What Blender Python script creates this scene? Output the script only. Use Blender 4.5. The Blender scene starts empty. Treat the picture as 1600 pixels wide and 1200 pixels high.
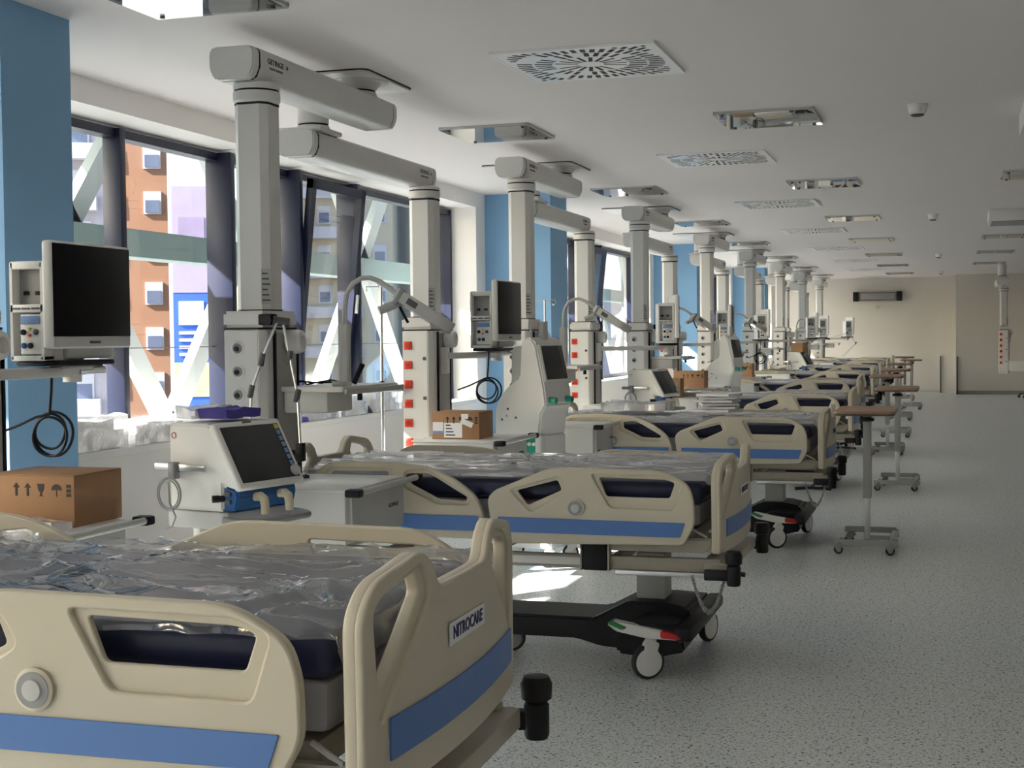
import bpy, bmesh, math, random
from mathutils import Vector, Matrix, noise
R = math.radians
random.seed(7)
sc = bpy.context.scene
COL = sc.collection

# ---------------------------------------------------------------- camera
YAW, PITCH, ROLL, FPX, EYE = .3044, .0336, -.0105, 2178.7, 1.5
fw = Vector((-math.sin(YAW)*math.cos(PITCH), math.cos(YAW)*math.cos(PITCH), -math.sin(PITCH)))
rt = Vector((math.cos(YAW), math.sin(YAW), 0)); up = rt.cross(fw)
rt2 = rt*math.cos(ROLL) + up*math.sin(ROLL); up2 = up*math.cos(ROLL) - rt*math.sin(ROLL)
cd = bpy.data.cameras.new('camera'); cd.sensor_fit = 'HORIZONTAL'; cd.sensor_width = 36
cd.lens = FPX/1600*36; cd.clip_start = .05; cd.clip_end = 600
cam = bpy.data.objects.new('camera', cd); COL.objects.link(cam)
cam.matrix_world = Matrix(((rt2.x, up2.x, -fw.x, 0), (rt2.y, up2.y, -fw.y, 0), (rt2.z, up2.z, -fw.z, EYE), (0, 0, 0, 1)))
sc.camera = cam

# ---------------------------------------------------------------- sky, sun, exposure
SUN_DIR = Vector((.76, .50, -.62)).normalized()       # direction the light travels
w = bpy.data.worlds.new('sky'); sc.world = w; w.use_nodes = True
nt = w.node_tree; nt.nodes.clear()
o_ = nt.nodes.new('ShaderNodeOutputWorld'); bg = nt.nodes.new('ShaderNodeBackground'); sky = nt.nodes.new('ShaderNodeTexSky')
sky.sky_type = 'NISHITA'; sky.sun_disc = False; sky.sun_elevation = math.asin(-SUN_DIR.z)
sky.sun_rotation = math.atan2(-SUN_DIR.x, -SUN_DIR.y); sky.air_density = 1.2; sky.dust_density = 2.5; sky.ozone_density = 1.0
bg.inputs[1].default_value = .26
nt.links.new(sky.outputs[0], bg.inputs[0]); nt.links.new(bg.outputs[0], o_.inputs[0])
sd = bpy.data.lights.new('sun', 'SUN'); sd.energy = 17.0; sd.angle = R(.6); sd.color = (1, .94, .895)
sun = bpy.data.objects.new('sun', sd); COL.objects.link(sun)
sun.rotation_euler = SUN_DIR.to_track_quat('-Z', 'Y').to_euler(); sun.location = (-30, -30, 40)
sc.view_settings.view_transform = 'Standard'; sc.view_settings.look = 'None'
sc.view_settings.exposure = 1.40; sc.view_settings.gamma = 1.0; sc.view_settings.use_curve_mapping = False
sc.cycles.max_bounces = 14; sc.cycles.diffuse_bounces = 8; sc.cycles.glossy_bounces = 4
sc.cycles.transmission_bounces = 6; sc.cycles.transparent_max_bounces = 24
sc.cycles.caustics_reflective = False; sc.cycles.caustics_refractive = False
sc.cycles.sample_clamp_indirect = 6.0; sc.cycles.use_denoising = True

# ---------------------------------------------------------------- materials
def srgb(r, g, b):
    f = lambda c: c/12.92 if c <= .04045 else ((c+.055)/1.055)**2.4
    return (f(r/255), f(g/255), f(b/255), 1)
def mat(name, col, rough=.5, metal=0, var=.04, scale=8, bump=0, bscale=40, coat=0, spec=.5):
    m = bpy.data.materials.new(name); m.use_nodes = True; n = m.node_tree; b = n.nodes['Principled BSDF']
    b.inputs['Roughness'].default_value = rough; b.inputs['Metallic'].default_value = metal
    b.inputs['Coat Weight'].default_value = coat; b.inputs['Specular IOR Level'].default_value = spec
    tc = n.nodes.new('ShaderNodeTexCoord')
    nz = n.nodes.new('ShaderNodeTexNoise'); nz.inputs['Scale'].default_value = scale; nz.inputs['Detail'].default_value = 4
    n.links.new(tc.outputs['Object'], nz.inputs['Vector'])
    mx = n.nodes.new('ShaderNodeMix'); mx.data_type = 'RGBA'
    mx.inputs['A'].default_value = tuple(max(0, c*(1-var)) for c in col[:3])+(1,)
    mx.inputs['B'].default_value = tuple(min(1, c*(1+var)) for c in col[:3])+(1,)
    n.links.new(nz.outputs['Fac'], mx.inputs['Factor']); n.links.new(mx.outputs['Result'], b.inputs['Base Color'])
    if bump:
        n2 = n.nodes.new('ShaderNodeTexNoise'); n2.inputs['Scale'].default_value = bscale; n2.inputs['Detail'].default_value = 3
        n.links.new(tc.outputs['Object'], n2.inputs['Vector'])
        bp = n.nodes.new('ShaderNodeBump'); bp.inputs['Strength'].default_value = bump; bp.inputs['Distance'].default_value = .01
        n.links.new(n2.outputs['Fac'], bp.inputs['Height']); n.links.new(bp.outputs['Normal'], b.inputs['Normal'])
    return m
def film(name, gloss=.35, haze=.12, rough=.08, bump=.6, bscale=30, tint=(1, 1, 1)):
    """thin clear sheet: transparent + glossy reflection + a little white haze"""
    m = bpy.data.materials.new(name); m.use_nodes = True; n = m.node_tree; n.nodes.clear()
    out = n.nodes.new('ShaderNodeOutputMaterial'); tr = n.nodes.new('ShaderNodeBsdfTransparent'); gl = n.nodes.new('ShaderNodeBsdfGlossy')
    df = n.nodes.new('ShaderNodeBsdfDiffuse'); m1 = n.nodes.new('ShaderNodeMixShader'); m2 = n.nodes.new('ShaderNodeMixShader')
    tr.inputs[0].default_value = tint+(1,); gl.inputs['Roughness'].default_value = rough; df.inputs[0].default_value = (.9, .9, .92, 1)
    fr = n.nodes.new('ShaderNodeLayerWeight'); fr.inputs['Blend'].default_value = .5      # facing = 1-|cos|: Schlick reflection, same from both sides
    pw = n.nodes.new('ShaderNodeMath'); pw.operation = 'POWER'; pw.inputs[1].default_value = 5
    mr = n.nodes.new('ShaderNodeMath'); mr.operation = 'MULTIPLY_ADD'; mr.use_clamp = True
    mr.inputs[1].default_value = .9; mr.inputs[2].default_value = gloss+.02
    n.links.new(fr.outputs['Facing'], pw.inputs[0]); n.links.new(pw.outputs[0], mr.inputs[0])
    if bump:
        tc = n.nodes.new('ShaderNodeTexCoord'); n2 = n.nodes.new('ShaderNodeTexNoise'); n2.inputs['Scale'].default_value = bscale
        n2.inputs['Detail'].default_value = 5; n2.inputs['Distortion'].default_value = 1.5
        n.links.new(tc.outputs['Object'], n2.inputs['Vector'])
        bp = n.nodes.new('ShaderNodeBump'); bp.inputs['Strength'].default_value = bump; bp.inputs['Distance'].default_value = .012
        n.links.new(n2.outputs['Fac'], bp.inputs['Height'])
        for s in (gl, df, fr): n.links.new(bp.outputs['Normal'], s.inputs['Normal'])
    m1.inputs[0].default_value = haze
    n.links.new(tr.outputs[0], m1.inputs[1]); n.links.new(df.outputs[0], m1.inputs[2])
    n.links.new(mr.outputs[0], m2.inputs[0]); n.links.new(m1.outputs[0], m2.inputs[1]); n.links.new(gl.outputs[0], m2.inputs[2])
    n.links.new(m2.outputs[0], out.inputs[0])
    return m
M = {}
M['wall'] = mat('white_wall_paint', (.87, .84, .815, 1), .7, var=.015, scale=2)
M['farwall'] = mat('cream_wall_paint', (.70, .67, .62, 1), .7, var=.015, scale=2)
M['ceiling'] = mat('white_ceiling_paint', (.79, .745, .73, 1), .8, var=.012, scale=1.5)
M['blue'] = mat('blue_wall_paint', srgb(128, 172, 210), .6, var=.03, scale=3)
M['navy'] = mat('navy_window_frame', srgb(13, 21, 50), .4, var=.05)
M['sill'] = mat('white_sill', (.82, .81, .79, 1), .4, var=.02)
M['cream'] = mat('cream_bed_plastic', srgb(205, 196, 176), .40, var=.02, bump=.04, bscale=260)
M['creamd'] = mat('grey_beige_metal', srgb(176, 168, 152), .42, var=.03)
M['stripe'] = mat('blue_stripe', srgb(84, 124, 188), .4, var=.02)
M['matt'] = mat('navy_mattress_fabric', srgb(27, 33, 64), .34, var=.10, scale=14, bump=.12, bscale=18)
M['foam'] = mat('grey_mattress_base', srgb(150, 148, 150), .6, var=.08, bump=.1)
M['black'] = mat('black_plastic', (.013, .013, .016, 1), .45, var=.1, spec=.25)
M['rubber'] = mat('black_rubber', (.02, .02, .022, 1), .6, var=.15)
M['dgrey'] = mat('dark_grey_plastic', (.09, .09, .095, 1), .45, var=.08)
M['mgrey'] = mat('mid_grey_plastic', (.30, .30, .30, 1), .45, var=.05)
M['lgrey'] = mat('light_grey_plastic', (.55, .55, .53, 1), .45, var=.03)
M['white'] = mat('white_plastic', (.80, .79, .76, 1), .35, var=.015)
M['pend'] = mat('pendant_enamel', (.69, .68, .66, 1), .38, var=.015)
M['pendg'] = mat('pendant_grey_channel', (.36, .36, .34, 1), .4, var=.03)
M['steel'] = mat('brushed_steel', (.62, .62, .63, 1), .28, 1, var=.05, scale=30)
M['alu'] = mat('aluminium', (.72, .72, .72, 1), .38, 1, var=.04, scale=20)
M['orange'] = mat('orange_socket', srgb(224, 66, 14), .4, var=.05)
M['red'] = mat('red_plastic', (.55, .02, .02, 1), .4)
M['green'] = mat('green_plastic', (.015, .22, .05, 1), .4)
M['teal'] = mat('teal_plastic', (.02, .30, .20, 1), .35)
M['bluep'] = mat('blue_plastic', srgb(40, 92, 150), .35, var=.05)
M['screen'] = mat('dark_screen_glass', (.003, .003, .005, 1), .3, var=.0, spec=.15)
M['gscreen'] = mat('grey_screen_glass', (.045, .048, .05, 1), .25, var=.05, spec=.3)
M['card'] = mat('cardboard', srgb(164, 124, 90), .75, var=.08, scale=20, bump=.05, bscale=80)
M['print'] = mat('black_print', (.03, .025, .02, 1), .7)
M['navyprint'] = mat('navy_print', srgb(24, 30, 92), .5)
M['paper'] = mat('white_paper', (.85, .85, .87, 1), .7, var=.02)
M['bluepaper'] = mat('blue_print_label', srgb(120, 150, 200), .6)
M['wood'] = None
M['cloth'] = mat('purple_cloth', srgb(78, 72, 160), .8, var=.12, scale=20, bump=.3, bscale=60)
M['linen'] = mat('grey_linen', srgb(226, 224, 222), .8, var=.06, scale=20, bump=.2, bscale=50)
M['linend'] = mat('dark_linen', srgb(60, 58, 84), .8, var=.2, scale=12, bump=.2, bscale=50)
M['skin'] = mat('beige_tube', srgb(216, 204, 176), .4)
M['brown'] = mat('heater_brown_metal', (.21, .185, .165, 1), .45, .2)
M['yellow'] = mat('yellow_key', srgb(200, 190, 70), .4)
M['film'] = film('clear_plastic_film', gloss=.18, haze=.04, rough=.03, bump=.08, bscale=14)
M['film2'] = film('loose_plastic_film', gloss=.22, haze=.20, rough=.05, bump=.15, bscale=14)
M['filmw'] = film('milky_plastic_film', gloss=.22, haze=.5, rough=.12, bump=.4)
M['glass'] = film('window_glass', gloss=.0, haze=.012, rough=.0, bump=0, tint=(.95, .97, .97))
M['lampglass'] = film('luminaire_glass', gloss=.28, haze=.05, rough=.01, bump=0, tint=(.9, .95, .93))
M['mirror'] = mat('louvre_metal', (.60, .62, .60, 1), .16, 1, var=.1, scale=6)
M['brace'] = mat('white_steel_brace', (.40, .44, .43, 1), .5)
M['band'] = mat('green_grey_facade_beam', srgb(120, 140, 138), .5)
def wood():
    m = bpy.data.materials.new('wood_laminate'); m.use_nodes = True; n = m.node_tree; b = n.nodes['Principled BSDF']
    tc = n.nodes.new('ShaderNodeTexCoord'); mp = n.nodes.new('ShaderNodeMapping'); mp.inputs['Scale'].default_value = (40, 3, 3)
    nz = n.nodes.new('ShaderNodeTexNoise'); nz.inputs['Scale'].default_value = 2; nz.inputs['Detail'].default_value = 6
    cr = n.nodes.new('ShaderNodeValToRGB'); cr.color_ramp.elements[0].color = srgb(140, 106, 84); cr.color_ramp.elements[1].color = srgb(182, 146, 118)
    n.links.new(tc.outputs['Object'], mp.inputs[0]); n.links.new(mp.outputs[0], nz.inputs['Vector'])
    n.links.new(nz.outputs['Fac'], cr.inputs[0]); n.links.new(cr.outputs[0], b.inputs['Base Color']); b.inputs['Roughness'].default_value = .45
    return m
M['wood'] = wood()
M['tgrey'] = mat('table_grey_enamel', (.36, .36, .35, 1), .4)
M['grille'] = mat('bright_white_grille', (.84, .84, .84, 1), .3, var=.01)
def floor_mat():
    m = bpy.data.materials.new('speckled_vinyl_floor'); m.use_nodes = True; n = m.node_tree; b = n.nodes['Principled BSDF']
    tc = n.nodes.new('ShaderNodeTexCoord'); col = None
    base = n.nodes.new('ShaderNodeRGB'); base.outputs[0].default_value = (.73, .775, .78, 1); prev = base.outputs[0]
    for sca, thr, c, seed in ((85, .60, (.34, .36, .37, 1), 0), (62, .62, (.07, .075, .085, 1), 7.3), (95, .62, (.78, .80, .80, 1), 3.1), (150, .63, (.10, .11, .12, 1), 11.7)):
        mp = n.nodes.new('ShaderNodeMapping'); mp.inputs['Location'].default_value = (seed, seed*1.7, 0)
        nz = n.nodes.new('ShaderNodeTexNoise'); nz.inputs['Scale'].default_value = sca; nz.inputs['Detail'].default_value = 1.5
        cr = n.nodes.new('ShaderNodeValToRGB'); cr.color_ramp.elements[0].position = thr; cr.color_ramp.elements[1].position = thr+.03
        mx = n.nodes.new('ShaderNodeMix'); mx.data_type = 'RGBA'; mx.inputs['B'].default_value = c
        n.links.new(tc.outputs['Object'], mp.inputs[0]); n.links.new(mp.outputs[0], nz.inputs['Vector']); n.links.new(nz.outputs['Fac'], cr.inputs[0])
        n.links.new(cr.outputs[0], mx.inputs['Factor']); n.links.new(prev, mx.inputs['A']); prev = mx.outputs['Result']
    n.links.new(prev, b.inputs['Base Color']); b.inputs['Roughness'].default_value = .33; b.inputs['Specular IOR Level'].default_value = .45
    nz = n.nodes.new('ShaderNodeTexNoise'); nz.inputs['Scale'].default_value = 120; bp = n.nodes.new('ShaderNodeBump')
    bp.inputs['Strength'].default_value = .12; bp.inputs['Distance'].default_value = .003
    n.links.new(tc.outputs['Object'], nz.inputs['Vector']); n.links.new(nz.outputs['Fac'], bp.inputs['Height']); n.links.new(bp.outputs[0], b.inputs['Normal'])
    return m
M['floor'] = floor_mat()

# ---------------------------------------------------------------- mesh helpers
def tag(o, label=None, cat=None, group=None, kind=None):
    if label: o['label'] = label
    if cat: o['category'] = cat
    if group: o['group'] = group
    if kind: o['kind'] = kind
    return o
def empty(name, loc=(0, 0, 0), rz=0, parent=None):
    o = bpy.data.objects.new(name, None); COL.objects.link(o); o.empty_display_size = .1
    o.location = loc; o.rotation_euler = (0, 0, rz)
    if parent: o.parent = parent
    return o
class MB:
    def __init__(s): s.bm = bmesh.new()
    def _merge(s, b2, mtx=None):
        me = bpy.data.meshes.new('tmp'); b2.to_mesh(me); b2.free()
        if mtx is not None: me.transform(mtx)
        s.bm.from_mesh(me); bpy.data.meshes.remove(me); return s
    def mesh(s, me, mtx=None):
        if mtx is not None: me.transform(mtx)
        s.bm.from_mesh(me); bpy.data.meshes.remove(me); return s
    def box(s, x0, x1, y0, y1, z0, z1, bev=0, seg=2, mtx=None):
        b = bmesh.new(); bmesh.ops.create_cube(b, size=1)
        for v in b.verts: v.co = Vector(((x0+x1)/2+v.co.x*(x1-x0), (y0+y1)/2+v.co.y*(y1-y0), (z0+z1)/2+v.co.z*(z1-z0)))
        if bev: bmesh.ops.bevel(b, geom=b.edges[:], offset=bev, segments=seg, affect='EDGES', profile=.5, clamp_overlap=True)
        return s._merge(b, mtx)
    def cyl(s, p0, p1, r, n=16, r2=None, caps=True):
        p0, p1 = Vector(p0), Vector(p1); d = p1-p0; L = d.length; b = bmesh.new()
        bmesh.ops.create_cone(b, cap_ends=caps, segments=n, radius1=r, radius2=r if r2 is None else r2, depth=L)
        m = Matrix.Translation((p0+p1)/2) @ d.to_track_quat('Z', 'Y').to_matrix().to_4x4()
        return s._merge(b, m)
    def tube(s, pts, r, n=8, closed=False):
        P = [Vector(p) for p in pts]; N = len(P); rings = []; prev = None
        for i, p in enumerate(P):
            if closed: t = P[(i+1) % N]-P[i-1]
            else: t = P[min(i+1, N-1)]-P[max(i-1, 0)]
            t = t.normalized() if t.length > 1e-9 else Vector((0, 0, 1))
            if prev is None:
                a = Vector((0, 0, 1)) if abs(t.z) < .9 else Vector((1, 0, 0)); u = t.cross(a).normalized()
            else:
                u = prev-t*prev.dot(t); u = u.normalized() if u.length > 1e-6 else t.orthogonal().normalized()
            prev = u; v = t.cross(u)
            rr = r[i] if isinstance(r, (list, tuple)) else r
            rings.append([s.bm.verts.new(p+(u*math.cos(2*math.pi*k/n)+v*math.sin(2*math.pi*k/n))*rr) for k in range(n)])
        for i in range(N if closed else N-1):
            a, b = rings[i], rings[(i+1) % N]
            for k in range(n): s.bm.faces.new((a[k], a[(k+1) % n], b[(k+1) % n], b[k]))
        if not closed: s.bm.faces.new(rings[0][::-1]); s.bm.faces.new(rings[-1])
        return s
    def lathe(s, prof, c=(0, 0, 0), n=24, axis='Z', mtx=None):
        b = bmesh.new(); rings = []
        for r, z in prof:
            rings.append([b.verts.new((r*math.cos(2*math.pi*k/n), r*math.sin(2*math.pi*k/n), z)) for k in range(n)])
        for a, d in zip(rings, rings[1:]):
            for k in range(n): b.faces.new((a[k], a[(k+1) % n], d[(k+1) % n], d[k]))
        b.faces.new(rings[0][::-1]); b.faces.new(rings[-1])
        m = Matrix.Translation(c)
        if axis == 'X': m = m @ Matrix.Rotation(R(90), 4, 'Y')
        if axis == 'Y': m = m @ Matrix.Rotation(R(-90), 4, 'X')
        if axis == '-Y': m = m @ Matrix.Rotation(R(90), 4, 'X')
        if mtx is not None: m = mtx
        bmesh.ops.recalc_face_normals(b, faces=b.faces[:])
        return s._merge(b, m)
    def prism(s, poly, a, b, axis='Y', bev=0, seg=2):
        """extrude a polygon; axis Y: poly=(x,z); axis X: poly=(y,z); axis Z: poly=(x,y)"""
        f = {'Y': lambda p, t: (p[0], t, p[1]), 'X': lambda p, t: (t, p[0], p[1]), 'Z': lambda p, t: (p[0], p[1], t)}[axis]
        q = bmesh.new(); A = [q.verts.new(f(p, a)) for p in poly]; B = [q.verts.new(f(p, b)) for p in poly]
        q.faces.new(A); q.faces.new(B[::-1]); n = len(poly)
        for i in range(n): q.faces.new((A[i], B[i], B[(i+1) % n], A[(i+1) % n]))
        bmesh.ops.recalc_face_normals(q, faces=q.faces[:])
        if bev: bmesh.ops.bevel(q, geom=q.edges[:], offset=bev, segments=seg, affect='EDGES', clamp_overlap=True)
        return s._merge(q)
    def build(s, name, m, parent=None, loc=None, rot=None, smooth=35, me_only=False):
        me = bpy.data.meshes.new(name); s.bm.to_mesh(me); s.bm.free()
        return obj(name, me, m, parent, loc, rot, smooth)
def obj(name, me, m, parent=None, loc=None, rot=None, smooth=35):
    if smooth:
        me.shade_smooth(); me.set_sharp_from_angle(angle=R(smooth))
    me.materials.clear(); me.materials.append(M[m] if isinstance(m, str) else m)
    o = bpy.data.objects.new(name, me); COL.objects.link(o)
    if parent: o.parent = parent
    if loc: o.location = loc
    if rot: o.rotation_euler = rot
    return o
def copy_tree(o, parent=None, loc=None, rz=None):
    c = o.copy(); COL.objects.link(c); c.parent = parent
    if loc is not None: c.location = loc
    if rz is not None: c.rotation_euler.z = rz
    for ch in [x for x in KIDS.get(o.name, [])] or list(o.children): copy_tree(ch, c)
    return c
KIDS = {}
def roundpoly(P, r, n=4):
    out = []; N = len(P)
    for i in range(N):
        p0, p, p1 = Vector(P[i-1][:2]), Vector(P[i][:2]), Vector(P[(i+1) % N][:2])
        rr = P[i][2] if len(P[i]) > 2 else r
        a, b = (p0-p), (p1-p); d = min(rr, a.length*.45, b.length*.45)
        A, B = p+a.normalized()*d, p+b.normalized()*d
        for k in range(n+1):
            t = k/n; out.append(tuple((A*(1-t)**2 + p*2*t*(1-t) + B*t*t)))
    return out
def plate(outline, holes, thick, bev=.004, res=2):
    """2-D filled curve with holes, extruded and bevelled; lies in XY, centred on z=0"""
    cu = bpy.data.curves.new('c', 'CURVE'); cu.dimensions = '2D'; cu.fill_mode = 'BOTH'
    cu.extrude = max(thick/2-bev, .0005); cu.bevel_depth = bev; cu.bevel_resolution = res; cu.offset = -bev
    for P in [outline]+list(holes):
        sp = cu.splines.new('POLY'); sp.points.add(len(P)-1); sp.use_cyclic_u = True
        for q, p in zip(sp.points, P): q.co = (p[0], p[1], 0, 1)
    o = bpy.data.objects.new('c', cu); COL.objects.link(o)
    me = bpy.data.meshes.new_from_object(o.evaluated_get(bpy.context.evaluated_depsgraph_get()))
    bpy.data.objects.remove(o); bpy.data.curves.remove(cu)
    return me
def text_mesh(s, size, ext=.0006, sx=1.0, bold=0):
    cu = bpy.data.curves.new('t', 'FONT'); cu.body = s; cu.size = size; cu.extrude = ext; cu.align_x = 'CENTER'; cu.align_y = 'CENTER'
    cu.resolution_u = 3; cu.offset = bold
    o = bpy.data.objects.new('t', cu); COL.objects.link(o)
    me = bpy.data.meshes.new_from_object(o.evaluated_get(bpy.context.evaluated_depsgraph_get()))
    bpy.data.objects.remove(o); bpy.data.curves.remove(cu)
    if sx != 1: me.transform(Matrix.Scale(sx, 4, (1, 0, 0)))
    return me
XZ = Matrix(((1, 0, 0, 0), (0, 0, -1, 0), (0, 1, 0, 0), (0, 0, 0, 1)))      # XY drawing -> XZ plane, faces -Y
YZ = Matrix(((0, 0, 1, 0), (1, 0, 0, 0), (0, 1, 0, 0), (0, 0, 0, 1)))       # XY drawing -> YZ plane, faces +X
T = Matrix.Translation
def boxo(name, m, parent, x0, x1, y0, y1, z0, z1, bev=0, **k):
    return MB().box(x0, x1, y0, y1, z0, z1, bev).build(name, m, parent, **k)
def struct(o): o['kind'] = 'structure'; return o
def fbm(p, o=4): return noise.fractal(p, 1.0, 2.0, o)

# ================================================================ THE ROOM
CEIL, FARY, WX, GX = 2.90, 36.5, -4.37, -4.68      # ceiling, far wall, wall face, glass plane
BACKY, RIGHTX, PER, SILL, HEAD = -10.5, 7.5, 8.214, .91, 2.74
struct(boxo('floor', 'floor', None, -4.7, RIGHTX+.2, BACKY-.2, FARY+.3, -.2, 0))
struct(boxo('ceiling', 'ceiling', None, -4.9, RIGHTX+.2, BACKY-.2, FARY+.3, CEIL, CEIL+.3))
struct(boxo('wall_right', 'wall', None, RIGHTX, RIGHTX+.2, BACKY, FARY, 0, CEIL))
struct(boxo('wall_back', 'wall', None, -4.9, RIGHTX+.2, BACKY-.2, BACKY, 0, CEIL))
far = struct(boxo('wall_far', 'farwall', None, -4.9, .0, FARY, FARY+.2, 0, CEIL))
struct(boxo('wall_far_right', 'farwall', None, .14, RIGHTX+.1, FARY-1.0, FARY+.2, 0, CEIL))
struct(boxo('baseboard_far_right', 'mgrey', None, .15, RIGHTX, FARY-1.015, FARY-1.0, 0, .09))
struct(boxo('baseboard_far', 'lgrey', None, -4.4, -.22, FARY-.015, FARY, 0, .07))
struct(boxo('trim_1', 'farwall', None, -.21, .16, FARY-.25, FARY+.1, 0, CEIL))           # pillar
g = struct(boxo('trim_2', 'dgrey', None, -.235, -.205, FARY-.29, FARY-.2, 0, .92))
g = struct(boxo('trim_3', 'dgrey', None, .155, .19, FARY-1.05, FARY-.9, 0, .92))
# window wall: parapet, sill, bulkhead, wall strips and blue columns
cols = [(-11.3, -10.8, -3.68), (-3.39, -2.93, -3.68), (4.80, 5.27, -3.66), (13.07, 13.68, -3.70), (21.28, 21.89, -3.70), (29.5, 30.1, -3.70)]
struct(boxo('wall_left', 'wall', None, -4.78, WX, BACKY, FARY, 0, SILL-.04))
struct(boxo('wall_left_bulkhead', 'wall', None, -4.78, WX, BACKY, FARY, HEAD+.02, CEIL))
opens = []
for i, (a, b, xf) in enumerate(cols):
    struct(boxo('wall_column_%d' % (i+1), 'blue', None, -4.5, xf, a, b, 0, CEIL))
    struct(boxo('wall_pier_%d' % (i+1), 'wall', None, -4.78, WX, a-.27, b+.25, SILL-.04, HEAD+.02))
    nxt = cols[i+1][0]-.27 if i+1 < len(cols) else FARY-.3
    opens.append((b+.25, nxt))
struct(boxo('wall_left_end', 'wall', None, -4.78, WX, FARY-.3, FARY, SILL-.04, HEAD+.02))
for i, (a, b) in enumerate(opens):
    struct(boxo('window_sill_%d' % (i+1), 'sill', None, -4.70, WX+.02, a, b, SILL-.04, SILL, .006))
    wn = struct(empty('window_%d' % (i+1), (GX, (a+b)/2, SILL)))
    yc = (a+b)/2; off = 13.07-.27-b                # same rhythm of mullions in every bay, counted from the far jamb
    D = .17
    rel = [y-off for y in (7.12, 8.30, 9.32, 10.37)]
    fr = MB(); h = HEAD-SILL
    fr.box(-.05, .06, a-yc, a-yc+.05, 0, h).box(-.05, .06, b-yc-.05, b-yc, 0, h)
    fr.box(-.05, .05, a-yc, b-yc, 0, .045).box(-.05, .05, a-yc, b-yc, h-.05, h)
    fr.build('window_frame', 'navy', wn)
    for k, y in enumerate(rel):
        if y < a+.2 or y > b-.2: continue
        d = .10 if k == 0 else D
        MB().box(-.04, d-.02, y-yc-.028, y-yc+.028, 0, h, .004).build('mullion', 'navy', wn)
    ys = [a+.05]+[y for y in rel if a+.2 < y < b-.2]+[b-.05]
    for k, (y0, y1) in enumerate(zip(ys, ys[1:])):
        tilt = abs(y0-rel[2]) < .01 and i in (2, 3)
        if tilt:                                    # opened bottom-hung sash leaning into the room
            s = empty('open_sash', (.02, 0, .05), 0, wn)
            S = MB(); q0, q1 = y0-yc+.04, y1-yc-.04
            S.box(-.02, .03, q0, q0+.07, 0, h-.1).box(-.02, .03, q1-.07, q1, 0, h-.1).box(-.02, .03, q0, q1, 0, .07).box(-.02, .03, q0, q1, h-.17, h-.1)
            S.build('sash_frame', 'navy', s)
            boxo('pane', 'glass', s, .0, .006, q0+.06, q1-.06, .06, h-.16)
            MB().box(.03, .06, q1-.05, q1-.03, .75, .9, .004).build('sash_handle', 'alu', s)
            s.rotation_euler = (0, R(6), 0)
        else:
            boxo('pane', 'glass', wn, -.003, .003, y0-yc, y1-yc, .04, h-.045)
    MB().box(-.01, .01, ys[0]-yc, ys[-1]-yc, .545, .551).build('glazing_bar', 'mgrey', wn)

# outside: steel lattice in front of the glass, ground, buildings
def beam2(mb, p0, p1, wd, dp):
    p0, p1 = Vector(p0), Vector(p1); d = p1-p0; b = bmesh.new(); bmesh.ops.create_cube(b, size=1)
    for v in b.verts: v.co = Vector((v.co.x*dp, v.co.y*wd, v.co.z*d.length))
    y = d.normalized(); x = Vector((1, 0, 0)); yy = y.cross(x)
    m = Matrix(((x.x, yy.x, y.x, 0), (x.y, yy.y, y.y, 0), (x.z, yy.z, y.z, 0), (0, 0, 0, 1)))
    mb._merge(b, T((p0+p1)/2) @ m)
lat = empty('facade_bracing', (-5.45, 10, 0)); lat.name = 'facade_bracing'
tag(lat, 'white steel lattice of crossing diagonal braces outside the windows', 'facade bracing', kind='structure')
for k in range(-9, 12):
    y = 8.96+2.36*k-10
    if not -21 < y < 28: continue
    for s in (-1, 1):
        m_ = MB(); beam2(m_, (0, y-s*.35, .45), (0, y+s*2.0, 3.25), .16, .08); m_.build('brace', 'brace', lat, smooth=0)
MB().box(-.12, .10, -21, 27, 2.08, 2.27).build('facade_beam', 'band', lat, smooth=0)
MB().box(-.2, .2, -21, 27, .1, .5).build('floor_beam', 'brace', lat, smooth=0)
MB().box(-.70, .2, -21, 27, 3.2, 3.6).build('floor_beam', 'brace', lat, smooth=0)  # added overhang above the view, widened to keep sun off the upper glass
M['ground'] = mat('street_asphalt', (.22, .22, .21, 1), .9, scale=.2, var=.2)
struct(boxo('ground', 'ground', None, -260, -5.8, -160, 240, -9.2, -9))
M['ochre'] = mat('ochre_render', srgb(138, 100, 76), .85, var=.05, scale=.6)
M['crm'] = mat('cream_render', srgb(172, 162, 142), .85, var=.04, scale=.5)
M['pale'] = mat('pale_render', srgb(150, 146, 154), .85, var=.04, scale=.5)
M['shut'] = mat('white_shutter', srgb(170, 170, 178), .7)
M['pane'] = mat('dark_window_pane', srgb(90, 100, 124), .15)
M['bblue'] = mat('blue_banner_print', srgb(30, 76, 168), .7, var=.15, scale=.4)
M['lil'] = mat('lilac_banner_print', srgb(134, 124, 148), .7, var=.15, scale=.4)
M['mauve'] = mat('mauve_print', srgb(120, 108, 134), .7, var=.3, scale=.8)
M['lime'] = mat('lime_print', srgb(196, 210, 120), .7)
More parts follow.
